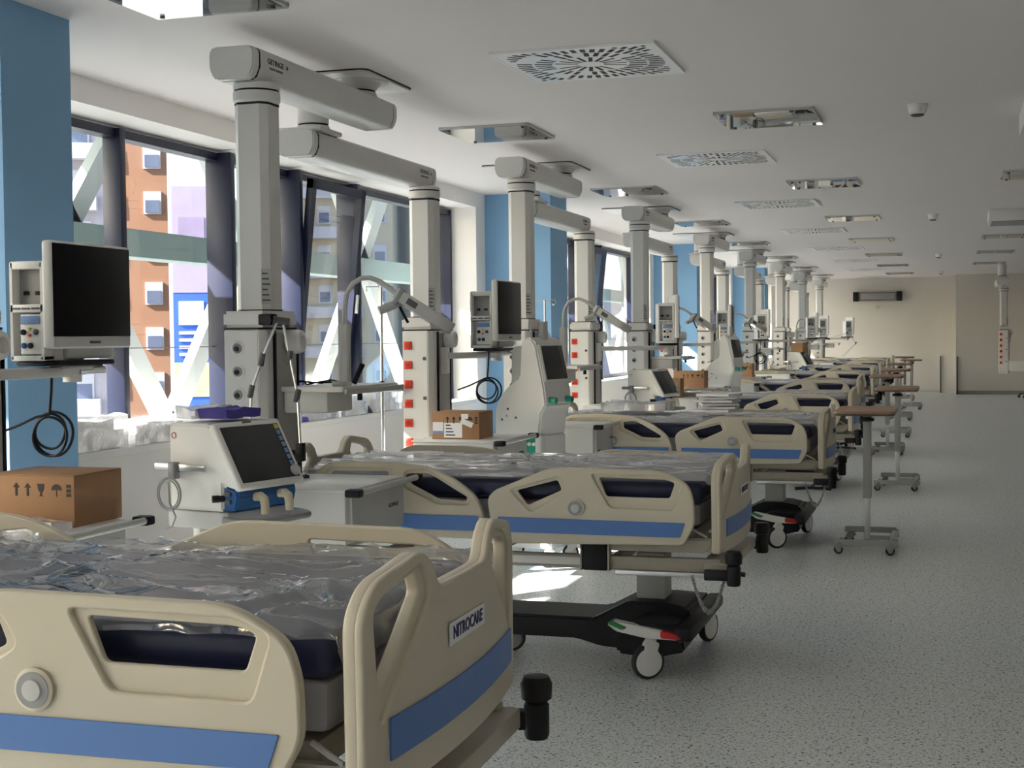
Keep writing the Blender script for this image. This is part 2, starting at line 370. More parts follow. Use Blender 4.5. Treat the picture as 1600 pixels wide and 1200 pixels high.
def building(name, label, loc, rz, wd, dp, z0, z1, m, wins, bands=(), group=None):
    r = empty(name, (loc[0], loc[1], z0), rz); tag(r, label, 'building', group)
    boxo('wall', m, r, 0, wd, 0, dp, 0, z1-z0, smooth=0)
    boxo('roof', 'lgrey', r, -.3, wd+.3, -.3, dp+.3, z1-z0, z1-z0+.35, smooth=0)
    for (x, z, ww, wh, mm) in wins:
        f = MB().box(x, x+ww, -.10, .05, z, z+wh).build('window', 'shut', r, smooth=0)
        MB().box(x+.12, x+ww-.12, -.13, -.02, z+.12, z+wh*.62).build('pane', mm, f, smooth=0)
    for (x0, x1, za, zb, mm) in bands:
        MB().box(x0, x1, -.9, .0, za, zb).build('balcony', mm, r, smooth=0)
    return r
# view direction through each pane decides which stretch of street is seen; buildings stand 55-95 m off
Z0 = -9
def wrows(xs, w_, h_, z_first, n, mm='pane'): return [(x, z_first+3.0*k, w_, h_, mm) for x in xs for k in range(n)]
building('apartment_building', 'ochre rendered apartment block with white shuttered windows outside the window', (-54.0, 80, 0), R(24), 7.5, 12, Z0, 24, 'ochre',
         wrows([.5, 3.25], 1.15, 1.5, .9, 10))
building('apartment_building', 'pale apartment block with loggia balconies left of the ochre block', (-53.0, 69, 0), R(28), 5.9, 6, Z0, 22, 'pale',
         wrows([.4, 2.2, 4.0], 1.2, 1.6, 1.0, 9), [(1.8, 5.6, .2+3*k, 1.1+3*k, 'shut') for k in range(10)])
bb = building('banner_building', 'narrow pale building with a tall lilac and blue printed banner', (-43.6, 72, 0), R(24), 3.3, 5, Z0, 14.5, 'pale', [])
MB().box(.25, 2.6, -.12, -.02, 5.5, 13.3).build('banner', 'bblue', bb, smooth=0)
MB().box(.25, 2.6, -.14, -.03, 13.3, 19.5).build('banner_top', 'lil', bb, smooth=0)
MB().box(.6, 2.1, -.18, -.05, 15.9, 17.7).build('banner_picture', 'mauve', bb, smooth=0)
MB().box(.55, 2.0, -.18, -.05, 11.4, 12.8).build('banner_panel', 'shut', bb, smooth=0)
MB().box(.25, 2.6, -.16, -.03, 7.2, 9.2).build('banner_field', 'lime', bb, smooth=0)
mb_ = MB()
for q in range(4): mb_.box(.55, 2.2-.25*(q % 2), -.17, -.05, 9.6+.42*q, 9.78+.42*q)
mb_.build('banner_lines', 'shut', bb, smooth=0)
building('tower_block', 'cream tower block with rows of small windows across the street', (-48.5, 96, 0), R(16), 8.6, 14, Z0, 30, 'crm',
         wrows([.8, 2.9, 5.0, 7.1], 1.0, 1.4, 1.2, 12), [(1.9, 6.3, .1+3*k, .95+3*k, 'shut') for k in range(12)])
building('tower_block', 'lilac grey block standing in for the shaded side of the cream tower', (-39.6, 101, 0), R(12), 16, 14, Z0, 26, 'pale',  # lilac grey colour paints the shade on the side of the cream tower
         wrows([2.5, 5, 8.5, 12], 1.2, 1.5, 1.2, 11))

# ================================================================ CEILING FITTINGS
ORD = ['nearest', 'second', 'third', 'fourth', 'fifth', 'sixth', 'seventh', 'eighth', 'ninth', 'tenth']
S = 4.107
def vent_plate(seed, half):
    rnd = random.Random(seed); holes = []; occ = []
    for ring, (r0, r1, n, wd) in enumerate(((.065, .19, 18, .021), (.195, .293, 32, .026), (.297, .383, 46, .027), (.387, .471, 60, .027), (.475, .58, 74, .027))):
        for k in range(n):
            a = 2*math.pi*(k+(.5 if ring % 2 else 0))/n + .06
            if rnd.random() < .05 or (ring in (1, 2) and noise.noise(Vector((math.cos(a)*2.2, math.sin(a)*2.2, seed+ring))) > .33): continue
            ra, rb = r0+rnd.uniform(0, .004), r1-rnd.uniform(.0, .010)
            ca, sa = math.cos(a), math.sin(a)
            while rb > ra+.02 and max(abs(ca*rb)+abs(sa)*wd, abs(sa*rb)+abs(ca)*wd) > half-.02: rb -= .005
            if rb <= ra+.02: continue
            q = [(ra, -wd/2), (rb, -wd/2), (rb, wd/2), (ra, wd/2)]
            P = [(x*ca-y*sa, x*sa+y*ca) for x, y in q]
            holes.append(P)
    o = [(-half, -half), (half, -half), (half, half), (-half, half)]
    return plate(o, holes, .0014, .0, 0)
vroot = empty('ceiling_vent', (-1.75, 6.97, CEIL))
half = .40
vp = vent_plate(3, half); vp.transform(T((0, 0, -.0112)))
obj('grille', vp, 'grille', vroot, smooth=0)
boxo('plenum', 'print', vroot, -half+.01, half-.01, -half+.004, half-.004, -.0106, -.001)
f_ = MB(); t_ = .012
for a in ((-half-t_, half+t_, -half-t_, -half), (-half-t_, half+t_, half, half+t_), (-half-t_, -half, -half, half), (half, half+t_, -half, half)): f_.box(*a, -.013, 0)
f_.build('frame', 'grille', vroot)
for k in range(8):
    v = vroot if k == 0 else copy_tree(vroot, None, (-1.75, 6.97+S*k, CEIL))
    tag(v, 'square white ceiling swirl vent with black radial slots, %s from the camera' % ORD[k], 'ceiling vent', 'swirl vents down the ceiling')
# square luminaires behind clear glass
lroot = empty('ceiling_light', (0, 0, CEIL)); hx, hy = .31, .33
boxo('reflector', 'mirror', lroot, -hx+.02, hx-.02, -hy+.02, hy-.02, -.004, 0)
lv = MB()
for k in range(5): lv.box(-hx+.04, hx-.04, -hy+.08+k*.12, -hy+.09+k*.12, -.010, -.004)
lv.build('louvre', 'mirror', lroot)
boxo('glass_cover', 'lampglass', lroot, -hx, hx, -hy, hy, -.020, -.015)
f_ = MB()
for a in ((-hx, hx, -hy, -hy+.015), (-hx, hx, hy-.015, hy), (-hx, -hx+.015, -hy, hy), (hx-.015, hx, -hy, hy)): f_.box(*a, -.015, 0)
f_.build('housing', 'lgrey', lroot)
for sx in (-1, 1):
    for sy in (-1, 1): MB().cyl((sx*(hx-.05), sy*(hy-.05), -.028), (sx*(hx-.05), sy*(hy-.05), -.020), .011, 10).build('screw', 'dgrey', lroot)
first = [True]
def light(x, y, label, group):
    o = lroot if first[0] else copy_tree(lroot)
    first[0] = False; o.location = (x, y, CEIL); tag(o, label, 'ceiling light', group)
for k in range(-1, 7): light(-2.94, 9.10+S*k, 'square glass covered ceiling light between pendant mounts, %s from the camera' % ORD[k+1], 'ceiling lights above the beds')
for k in range(0, 7): light(-1.11, 9.12+S*k, 'square glass covered ceiling light over the aisle, %s from the camera' % ORD[k], 'ceiling lights over the aisle')
for k, y in enumerate((13.2, 21.5, 25.6, 29.7)): light(.75, y, 'square glass covered ceiling light at the right edge, %s from the camera' % ORD[k], 'ceiling lights at the right edge')
for k, y in enumerate((9.3, 17.3)):
    r = empty('surface_light_box', (.78, y, CEIL)); tag(r, 'white box shaped ceiling light at the right edge, %s of the two' % ['nearer', 'farther'][k], 'ceiling light', 'surface light boxes')
    boxo('housing', 'white', r, -.35, .35, -.4, .4, -.13, 0, .004); boxo('diffuser', 'mgrey', r, -.32, .32, -.37, .37, -.137, -.128)
for k in range(4):
    y = (8.95, 17.3, 26.0, 33.4)[k]
    r = empty('smoke_detector', (-.19, y, CEIL)); tag(r, 'white round smoke detector on the ceiling, %s from the camera' % ORD[k], 'smoke detector', 'smoke detectors')
    MB().lathe([(.062, 0), (.062, -.012), (.055, -.018), (.052, -.05), (.04, -.062)], n=20).build('body', 'white', r)
    MB().lathe([(.040, -.062), (.040, -.069), (.03, -.074), (.0005, -.075)], n=20).build('chamber', 'dgrey', r)

# heater on the far wall
r = empty('wall_heater', (-1.74, FARY-.12, 2.43)); tag(r, 'long dark infrared heater on the far wall', 'heater')
MB().prism([(-.58, -.11), (.58, -.11), (.58, .11), (-.58, .11)], -.03, .09, 'Y', .02).build('housing', 'brown', r)
boxo('reflector', 'mgrey', r, -.42, .42, -.055, -.025, -.075, .075, .008)
boxo('end_cap', 'black', r, -.60, -.46, -.05, .09, -.12, .12, .01); boxo('end_cap', 'black', r, .46, .60, -.05, .09, -.12, .12, .01)
MB().cyl((0, -.08, -.02), (0, .0, -.02), .05, 12).build('bracket', 'lgrey', r, loc=(0, .06, -.25))

# ================================================================ BEDS
def rail_mesh(out, holes, pockets, y):
    """moulded side rail: back skin with grip holes, proud front skin with wider pockets"""
    mb = MB()
    mb.mesh(plate(out, holes, .016, .004), T((0, y+.020, 0)) @ XZ)
    mb.mesh(plate(out, pockets, .016, .006), T((0, y+.008, 0)) @ XZ)
    return mb
FR = roundpoly([(-1.137, .585, .03), (-1.165, .785, .03), (-1.13, .822, .03), (-.885, .921, .05), (-.83, .929, .05), (-.365, .921, .06), (-.262, .862, .05), (-.24, .80, .05), (-.236, .69, .03), (-.285, .603, .02)], .03)
FH = [roundpoly([(-1.029, .822), (-.842, .872), (-.823, .828), (-.981, .757)], .012), roundpoly([(-.655, .888), (-.36, .882, .02), (-.322, .868), (-.345, .802), (-.622, .804)], .012)]
FP = [roundpoly([(-1.06, .826), (-.832, .889), (-.795, .83), (-.965, .728)], .02), roundpoly([(-.69, .903), (-.355, .897, .03), (-.292, .87), (-.33, .752), (-.605, .756)], .02)]
HR = roundpoly([(-1.195, .600, .03), (-1.178, .70, .05), (-1.215, .79, .06), (-1.32, .870, .06), (-1.449, .921, .06), (-1.60, .938, .05), (-1.93, .938, .08), (-2.03, .87, .06), (-2.05, .70, .05), (-2.0, .60, .03)], .03)
HH = [roundpoly([(-1.535, .882), (-1.45, .893), (-1.262, .785, .02), (-1.27, .768), (-1.40, .776), (-1.535, .84)], .012), roundpoly([(-1.64, .895), (-1.92, .893), (-1.97, .83), (-1.66, .80)], .015)]
HP = [roundpoly([(-1.56, .898), (-1.45, .907), (-1.238, .785, .02), (-1.26, .75), (-1.40, .752), (-1.56, .825)], .018), roundpoly([(-1.62, .91), (-1.93, .908), (-1.995, .83), (-1.64, .78)], .02)]
def mirror_y(o_mesh):   # copy of a mesh mirrored to the far side (y -> 1-y)
    me = o_mesh.copy(); me.transform(Matrix(((1, 0, 0, 0), (0, -1, 0, 1.0), (0, 0, 1, 0), (0, 0, 0, 1)))); me.flip_normals(); return me
def film_mesh(Lx, Wy, top, drop, step, seed, amp=1.0, footdrop=None, fine=1.0, sx=1.0, sy=1.0):
    """plastic sheet draped over the mattress (x 0..-Lx, y 0..Wy)"""
    fd = footdrop or drop; xs = []; x = -Lx-drop*.3
    nx = int((Lx+drop*.3+fd)/step); ny = int((Wy+2*drop)/step); V = []; F = []
    for i in range(nx+1):
        s = fd-(Lx+drop*.3+fd)*i/nx
        for j in range(ny+1):
            t = -drop+(Wy+2*drop)*j/ny
            ex = max(0, s); ey = max(0, -t, t-Wy); e = math.hypot(ex, ey) if ex and ey else max(ex, ey)
            px = min(s, 0)+(.012+.03*min(1, ex/.1) if ex else 0); py = min(max(t, 0), Wy)
            if ey: py += (-1 if t < 0 else 1)*(.012+.02*min(1, ey/.1))
            z = top-max(0, e-.015)
            q = Vector((s*sx+seed*3.1, t*sy, seed*1.7))
            big = fbm(Vector((q.x*3.4, q.y*5, q.z)), 2)*.014
            a1 = 1-abs(noise.noise(Vector((q.x*5+2*noise.noise(q*3), q.y*9, q.z))))*2
            a2 = 1-abs(noise.noise(Vector((q.x*16+q.y*7, q.y*13-q.x*5+2*noise.noise(q*5), q.z+4))))*2
            d = (big+max(0, a1-.35)*.018+max(0, a2-.3)*.008*fine+fbm(q*22, 2)*.0016*fine)*amp
            nvx, nvy, nvz = (1 if ex > .015 and ex >= ey else 0), ((-1 if t < 0 else 1) if ey > .015 and ey > ex else 0), 0
            if not nvx and not nvy: nvz = 1
            V.append((px+nvx*max(d, -.004), py+nvy*max(d, -.004), z+.012+nvz*max(d, -.006)))
    for i in range(nx):
        for j in range(ny):
            a = i*(ny+1)+j; F.append((a, a+1, a+ny+2, a+ny+1))
    me = bpy.data.meshes.new('film'); me.from_pydata(V, [], F); return me
def foot_panel(mb_only=False):
    W = .94
    ear = [(.0, .565, .02), (-.005, .90, .05), (.045, .955, .05), (.235, .985, .03), (.285, .955, .02), (.315, .905, .03)]
    out = ear+[(W-y, z, r) for y, z, r in ear[::-1]]
    out = roundpoly(out[::-1], .02, 5)
    h1 = [(.055, .905), (.10, .925), (.225, .945), (.245, .905), (.07, .745)]
    hl = [roundpoly(h1, .012), roundpoly([(W-y, z) for y, z in h1], .012)]
    h2 = [(.035, .905), (.09, .94), (.24, .962), (.272, .90), (.055, .70)]
    pl = [roundpoly(h2, .02), roundpoly([(W-y, z) for y, z in h2], .02)]
    mb = MB(); mb.mesh(plate(out, hl, .030, .008), YZ); mb.mesh(plate(out, pl, .018, .006), T((.016, 0, 0)) @ YZ)
    for k in range(1, 16):
        y = W*k/16; g = mb.bm.verts[:]+mb.bm.edges[:]+mb.bm.faces[:]
        bmesh.ops.bisect_plane(mb.bm, geom=g, plane_co=(0, y, 0), plane_no=(0, 1, 0))
    return mb
def bow(me, amp=.035, W=.94):
    for v in me.vertices: v.co.x += -amp*((2*v.co.y/W-1)**2)
    return me
def castor(parent, loc, rz=0, r=.075, wheelm='white'):
    c = empty('castor', loc, rz, parent)
    mb = MB(); mb.lathe([(r-.016, -.016), (r-.004, -.016), (r, -.009), (r, .009), (r-.004, .016), (r-.016, .016)], (0, 0, r), 28, 'Y'); mb.build('tyre', 'rubber', c)
    MB().lathe([(.0005, -.019), (r-.03, -.02), (r-.014, -.017), (r-.014, .017), (r-.03, .02), (.0005, .019)], (0, 0, r), 24, 'Y').build('hub', wheelm, c)
    mb = MB(); mb.prism([(-.03, r+.015), (.0, r-.01), (.035, r+.03), (.05, 2*r+.005), (.0, 2*r+.03), (-.02, 2*r)], -.021, .021, 'Y', .004)
    mb.cyl((.025, 0, 2*r), (.025, 0, 2*r+.05), .016, 12); mb.build('fork', wheelm, c)
    return c
def make_bed():
    r = empty('hospital_bed', (0, 0, 0))
    # rails
    fr = rail_mesh(FR, FH, FP, 0).build('side_rail', 'cream', r)
    hr = rail_mesh(HR, HH, HP, 0).build('side_rail', 'cream', r)
    def stripe(p, parent, y):
        me = plate(roundpoly(p, .006), [], .003, .0006, 0); me.transform(T((0, y, 0)) @ XZ); return obj('stripe', me, 'stripe', parent, smooth=0)
    FS = [(-1.116, .637), (-1.116, .704), (-.276, .700), (-.298, .637)]; HS = [(-1.21, .637), (-1.205, .704), (-1.99, .704), (-1.985, .637)]
    def dial(x, z, parent, y, s):
        d = MB().lathe([(.040, 0), (.040, .006), (.034, .009)], (x, y, z), 28, '-Y' if s < 0 else 'Y').build('dial_ring', 'cream', parent)
        MB().lathe([(.033, .008), (.033, .0105), (.022, .011)], (x, y, z), 28, '-Y' if s < 0 else 'Y').build('dial_scale', 'mgrey', parent)
        MB().lathe([(.021, .010), (.019, .015), (.008, .016)], (x, y, z), 20, '-Y' if s < 0 else 'Y').build('dial_knob', 'lgrey', parent)
    stripe(FS, fr, -.0025); stripe(HS, hr, -.0025); dial(-.757, .752, fr, -.001, -1); dial(-1.61, .748, hr, -.001, -1)
    for src, st, dx, dz in ((fr, FS, -.757, .752), (hr, HS, -1.61, .748)):
        q = obj('side_rail', mirror_y(src.data), 'cream', r); stripe(st, q, 1.0025); dial(dx, dz, q, 1.001, 1)
    # boards
    fb = foot_panel().build('foot_board', 'cream', r); bow(fb.data); fb.location = (-.12, .03, 0)
    b_ = MB().box(-.002, .002, .085, .875, .632, .708)
    for k in range(1, 16):
        bmesh.ops.bisect_plane(b_.bm, geom=b_.bm.verts[:]+b_.bm.edges[:]+b_.bm.faces[:], plane_co=(0, .94*k/16, 0), plane_no=(0, 1, 0))
    st = b_.build('stripe', 'stripe', fb, smooth=0); bow(st.data); st.location = (.0278, 0, 0)
    lab = MB().box(-.001, .001, -.115, .115, -.022, .022).build('name_label', 'paper', fb, loc=(.0268, .47, .80), smooth=0)
    tm = text_mesh('NITROCARE', .036, .0006, .98, .0006); tm.transform(YZ); obj('lettering', tm, 'navyprint', lab, loc=(.0018, 0, 0), smooth=0)
    hb = foot_panel().build('head_board', 'cream', r); bow(hb.data); hb.location = (-2.17, .97, .02); hb.rotation_euler = (0, 0, math.pi)
    # mattress
    MB().box(-2.11, -.215, .085, .915, .772, .864, .03, 3).build('mattress', 'matt', r)
    MB().box(-2.10, -.225, .095, .905, .675, .772, .02, 2).build('mattress_base', 'foam', r)
    fm = film_mesh(1.89, .84, .882, .035, .016, 1.0, 1.3, .22, .8, .3, 1.7); o = obj('plastic_cover', fm, 'film2', r, loc=(-.212, .08, 0), smooth=180)
    # platform and frame
    MB().box(-2.08, -.25, .11, .89, .60, .66, .01).build('mattress_platform', 'creamd', r)
    for y in (.085, .875):
        MB().box(-2.05, -.14, y, y+.04, .475, .535, .006).build('side_beam', 'creamd', r)
        MB().prism([(-.70, .56), (-.20, .56), (-.17, .60), (-.17, .625), (-.62, .625), (-.70, .60)], y-.01, y+.03, 'Y', .008).build('rail_bracket', 'creamd', r)
    for x in (-.20, -.62, -1.25, -1.7, -2.0): MB().box(x-.02, x+.02, .10, .90, .485, .525, .004).build('cross_beam', 'creamd', r)
    for y in (.062, .89):
        c = MB().box(-.745, -.635, y, y+.05, .47, .615, .008).build('control_box', 'black', r)
        for x in (-.752, -.628): MB().box(x-.004, x+.004, y-.003, y+.05, .47, .615, .002).build('edge_strip', 'creamd', c)
    MB().box(-1.12, -.76, .075, .088, .49, .525, .002).build('type_plate', 'white', r)
    MB().box(-.60, -.10, .07, .09, .455, .475, .003).build('guide_rail', 'alu', r)
    for y in (.03, .97):
        b = MB().lathe([(.026, .435), (.03, .445), (.03, .515), (.026, .52), (.028, .525), (.036, .53), (.038, .565), (.030, .582), (.012, .585)], (-.075, y, 0), 20).build('bumper', 'black', r)
        MB().box(-.20, -.075, y-.02, y+.02, .455, .50, .006).build('bumper_arm', 'black', b)
        b = MB().lathe([(.026, .435), (.03, .445), (.03, .515), (.026, .52), (.028, .525), (.036, .53), (.038, .565), (.030, .582), (.012, .585)], (-2.22, y, 0), 16).build('bumper', 'black', r)
    MB().box(-.21, -.10, .08, .92, .47, .52, .006).build('end_beam', 'creamd', r)
    # lifting columns and chassis
    for x in (-.515, -1.70): MB().box(x-.068, x+.068, .42, .58, .27, .50, .008).build('lift_column', 'lgrey', r)
    ch = MB()
    prof = [(-.30, .20), (-.33, .27), (-.42, .29), (-.60, .29), (-.76, .205), (-1.46, .205), (-1.60, .29), (-1.80, .29), (-1.90, .26), (-1.92, .14), (-1.75, .08), (-1.50, .105), (-.85, .105), (-.74, .075), (-.52, .06), (-.36, .09)]
    ch.prism(prof, .33, .67, 'Y', .012); ch.build('chassis', 'black', r)
    MB().prism([(-.775, .202), (-.61, .29), (-.595, .298), (-.74, .222)], .325, .34, 'Y', .001).build('chassis_trim', 'lgrey', r)
    MB().prism([(-.30, .12), (-.32, .24), (-.50, .25), (-.62, .18), (-.60, .10), (-.45, .085)], .10, .34, 'Y', .012).build('chassis_wing', 'black', r)
    MB().prism([(-.30, .12), (-.32, .24), (-.50, .25), (-.62, .18), (-.60, .10), (-.45, .085)], .66, .90, 'Y', .012).build('chassis_wing', 'black', r)
    for x in (-.30, -1.93): MB().box(x-.04, x+.04, .06, .94, .17, .235, .02).build('axle_beam', 'black', r)
    for x, y, a in ((-.46, .085, 35), (-.33, .90, 70), (-1.9, .085, 20), (-1.9, .9, -30)): castor(r, (x, y, 0), R(a))
    castor(r, (-1.2, .46, 0), R(5), .065, 'mgrey')
    p = MB().prism([(-.64, .235), (-.60, .205), (-.46, .18), (-.31, .178), (-.30, .195), (-.36, .21), (-.62, .25)], .065, .13, 'Y', .006).build('brake_pedal', 'white', r)
    MB().prism([(-.635, .238), (-.57, .212), (-.545, .225), (-.62, .252)], .060, .135, 'Y', .004).build('pedal_end', 'green', p)
    MB().prism([(-.40, .186), (-.31, .18), (-.302, .197), (-.36, .212), (-.40, .216)], .060, .135, 'Y', .004).build('pedal_end', 'red', p)
    MB().tube([(-.42, .93, .33), (-.30, .93, .34), (-.18, .92, .335), (-.15, .92, .33)], .012, 8).build('foot_lever', 'dgrey', r)
    # coiled hand-control cable hanging at the foot end
    pts = []
    for k in range(90):
        t = k/89; c = Vector((-.26+.15*t, .07, .46-.16*math.sin(math.pi*min(1, t*1.02))+.02*t)); a = k*1.9
        pts.append(c+Vector((0, .010*math.cos(a), .010*math.sin(a))))
    MB().tube(pts, .0055, 5).build('coiled_cable', 'mgrey', r)
    MB().tube([(-.11, .07, .48), (-.10, .06, .50), (-.09, .05, .54)], .003, 5).build('cable', 'dgrey', r)
    # corner wire hoop that holds the mattress
    MB().tube([(-.26, .10, .66), (-.22, .09, .64), (-.20, .09, .63), (-.20, .09, .58), (-.21, .11, .565), (-.3, .2, .565)], .006, 6).build('mattress_hoop', 'lgrey', r)
    return r
bed0 = make_bed()
BEDS = [(-.825, 2.156, 0), (-.80, 5.865, 0), (-.70, 9.77, 0), (-.76, 13.64, 0), (-.94, 17.75, 0), (-.98, 21.85, 0), (-1.05, 25.95, 0), (-1.1, 30.0, 0), (-1.15, 33.6, 0)]
for k, (x, y, z) in enumerate(BEDS):
    b = bed0 if k == 0 else copy_tree(bed0)
    b.location = (x, y, z)
    tag(b, 'cream hospital bed with blue stripes and plastic wrapped navy mattress, %s from the camera' % ORD[k], 'hospital bed', 'hospital beds in a row')
UNDER = ('chassis', 'axle_beam', 'castor', 'brake_pedal', 'foot_lever')
for c in bed0.children:                               # the nearest bed is cranked up higher and stands slightly askew
    if c.name.startswith('lift_column'): q = .35/.23; c.scale.z = q; c.location.z = .27*(1-q)
    elif not c.name.startswith(UNDER): c.location.z += .12
bed0.rotation_euler.z = .03
# finer crumpled sheets on the beds in front
for k, (seed, step) in {0: (2.3, .010), 1: (5.1, .014), 2: (7.7, .016), 3: (9.2, .018)}.items():
    b = bpy.data.objects['hospital_bed' if k == 0 else 'hospital_bed.%03d' % k]
    for c in b.children:
        if c.name.startswith('plastic_cover'):
            me = film_mesh(1.89, .84, .858 if k == 0 else .885, .03 if k == 0 else .035, step, seed, 1.7 if k == 0 else 1.4, .20, .30 if k == 0 else .8, 1.0 if k == 0 else .3, 1.0 if k == 0 else 1.7); me.shade_smooth(); me.materials.append(M['film' if k == 0 else 'film2']); c.data = me
# ================================================================ CEILING PENDANTS
def octa(cx, cy, a, c): return [(cx-a+c, cy-a), (cx+a-c, cy-a), (cx+a, cy-a+c), (cx+a, cy+a-c), (cx+a-c, cy+a), (cx-a+c, cy+a), (cx-a, cy+a-c), (cx-a, cy-a+c)]
def hexarm(w_, z0, z1):
    h = z1-z0
    return [(-w_*.40, z1), (w_*.40, z1), (w_*.48, z1-h*.08), (w_*.5, z1-h*.18), (w_*.5, z1-h*.62), (w_*.42, z0+h*.08), (w_*.34, z0), (-w_*.34, z0), (-w_*.42, z0+h*.08), (-w_*.5, z1-h*.62), (-w_*.5, z1-h*.18), (-w_*.48, z1-h*.08)]
def arm_text(parent, x, y, z):
    tm = text_mesh('GETINGE', .034, .0006, 1.15, .0006); tm.transform(YZ); t = obj('lettering', tm, 'dgrey', parent, loc=(x, y, z), smooth=0)
    tm = text_mesh('MAQUET MODUEVO', .014, .0006, 1.0, .0002); tm.transform(YZ); obj('lettering', tm, 'dgrey', parent, loc=(x, y+.005, z-.030), smooth=0)
    mb = MB()
    for k in range(2): mb.mesh(plate([(0, -.009), (.010, 0), (0, .009), (-.004, .006), (.003, 0), (-.004, -.006)], [], .0012, .0001, 0), T((0, k*.009, 0)) @ YZ)
    mb.build('emblem', 'dgrey', parent, loc=(x, y+.108, z), smooth=0)
def drawer_unit(r, cx, cy, dx0, dx1, dy0, dy1, z0, z1):
    d = MB().box(cx+dx0, cx+dx1, cy+dy0, cy+dy1, z0, z1-.012, .006).build('drawer_unit', 'white', r)
    MB().box(cx+dx0-.01, cx+dx1+.015, cy+dy0-.012, cy+dy1+.012, z1-.012, z1, .005).build('tray_top', 'white', d)
    f = MB().box(cx+dx1-.002, cx+dx1+.018, cy+dy0+.03, cy+dy1-.005, z0+.01, z1-.03, .004).build('drawer_front', 'lgrey', d)
    tm = text_mesh('GETINGE', .024, .0006, 1.15, .0003); tm.transform(YZ); obj('lettering', tm, 'dgrey', d, loc=(cx+dx1+.0192, cy+dy1-.13, (z0+z1)/2-.0), smooth=0)
    MB().box(cx+dx1+.016, cx+dx1+.021, cy+dy0+.05, cy+dy0+.12, z0+.03, z0+.05, .002).build('lock_plate', 'dgrey', d)
    MB().cyl((cx+dx1+.055, cy+dy0-.01, z1-.012), (cx+dx1+.055, cy+dy1+.10, z1-.012), .013, 12).build('handle_bar', 'lgrey', d)
    for y in (dy0-.02, dy1+.05): MB().box(cx+dx1+.005, cx+dx1+.07, cy+y, cy+y+.055, z1-.03, z1+.003, .008).build('handle_bracket', 'black', d)
def service_head(r, cx, cy, zt, z0, kind):
    a, yb0, yb1 = .100, -.16, .17
    MB().prism(octa(cx, cy, .083, .030), zt+.04, zt+.975 if kind == 'A' else zt+.79, 'Z').build('column', 'pend', r)
    MB().prism(octa(cx, cy, .0845, .030), zt+.04, zt+.047, 'Z').build('seam', 'black', r)
    lb = MB().box(-.024, .024, -.001, .001, 0, .16).build('rating_label', 'lgrey', r, loc=(cx+.0688, cy-.0688, zt+.07), rot=(0, 0, R(45)))
    for q in range(6): MB().box(-.02, .018-.006*(q % 3), -.0016, -.0008, .015+.024*q, .022+.024*q).build('label_line', 'dgrey', lb)
    c = MB().prism([(cx-a-.005, cy+yb0-.005), (cx+a+.005, cy+yb0-.005), (cx+a+.005, cy+yb1), (cx-a-.005, cy+yb1)], zt-.035, zt+.04, 'Z', .014).build('head_cap', 'pend', r)
    h = MB().prism([(cx-a, cy+yb0), (cx+a-.03, cy+yb0), (cx+a, cy+yb0+.03), (cx+a, cy+yb1), (cx-a, cy+yb1)], z0, zt-.044, 'Z', .004).build('service_head', 'white' if kind == 'B' else 'pend', r)
    MB().prism([(cx-a+.001, cy+yb0+.001), (cx+a-.03, cy+yb0+.001), (cx+a-.001, cy+yb0+.03), (cx+a-.001, cy+yb1), (cx-a+.001, cy+yb1)], zt-.044, zt-.035, 'Z').build('seam', 'black', r)
    MB().box(cx+a-.001, cx+a+.008, cy-.06, cy+.145, z0+.01, zt-.06, .002).build('side_channel', 'pendg', h)
    mb = MB()
    for y in (-.075, .15): mb.box(cx+a-.001, cx+a+.012, cy+y, cy+y+.012, z0+.01, zt-.05)
    mb.build('rail_edge', 'black', h)
    MB().lathe([(.030, 0), (.052, .01), (.056, .05), (.05, .075), (.03, .082), (.026, .06), (.001, .06)], (cx+a+.004, cy+.06, zt-.10), 24, 'X').build('end_knob', 'white', h)
    if kind == 'A':
        for k in range(6):
            z = 1.463-.1045*k
            o = MB().lathe([(.032, 0), (.032, .004), (.026, .007), (.0255, .004), (.022, .004)], (cx-.03, cy+yb0, z), 24, '-Y').build('gas_outlet', 'white', h)
            MB().lathe([(.022, .001), (.022, .008), (.015, .010), (.014, .006), (.0005, .006)], (cx-.03, cy+yb0, z), 20, '-Y').build('outlet_ring', 'mgrey', o)
            MB().lathe([(.011, .002), (.011, .013), (.0005, .013)], (cx-.034, cy+yb0, z-.003), 12, '-Y').build('outlet_plug', 'black', o)
    else:
        for k in range(6):
            z = 1.453-.1226*k
            o = MB().box(cx-.088, cx-.036, cy+yb0-.009, cy+yb0+.004, z-.026, z+.026, .003).build('power_socket', 'orange', h)
            MB().lathe([(.017, .0), (.017, .0015), (.0005, .0015)], (cx-.062, cy+yb0-.009, z), 16, '-Y').build('socket_well', 'red', o)
        for z in (1.37, 1.12, .86): MB().lathe([(.012, 0), (.012, .003), (.006, .004)], (cx+.048, cy+yb0, z), 12, '-Y').build('earth_terminal', 'dgrey', h)
    return h
PA = (-3.05, 7.0); PB = (-3.30, 6.95)
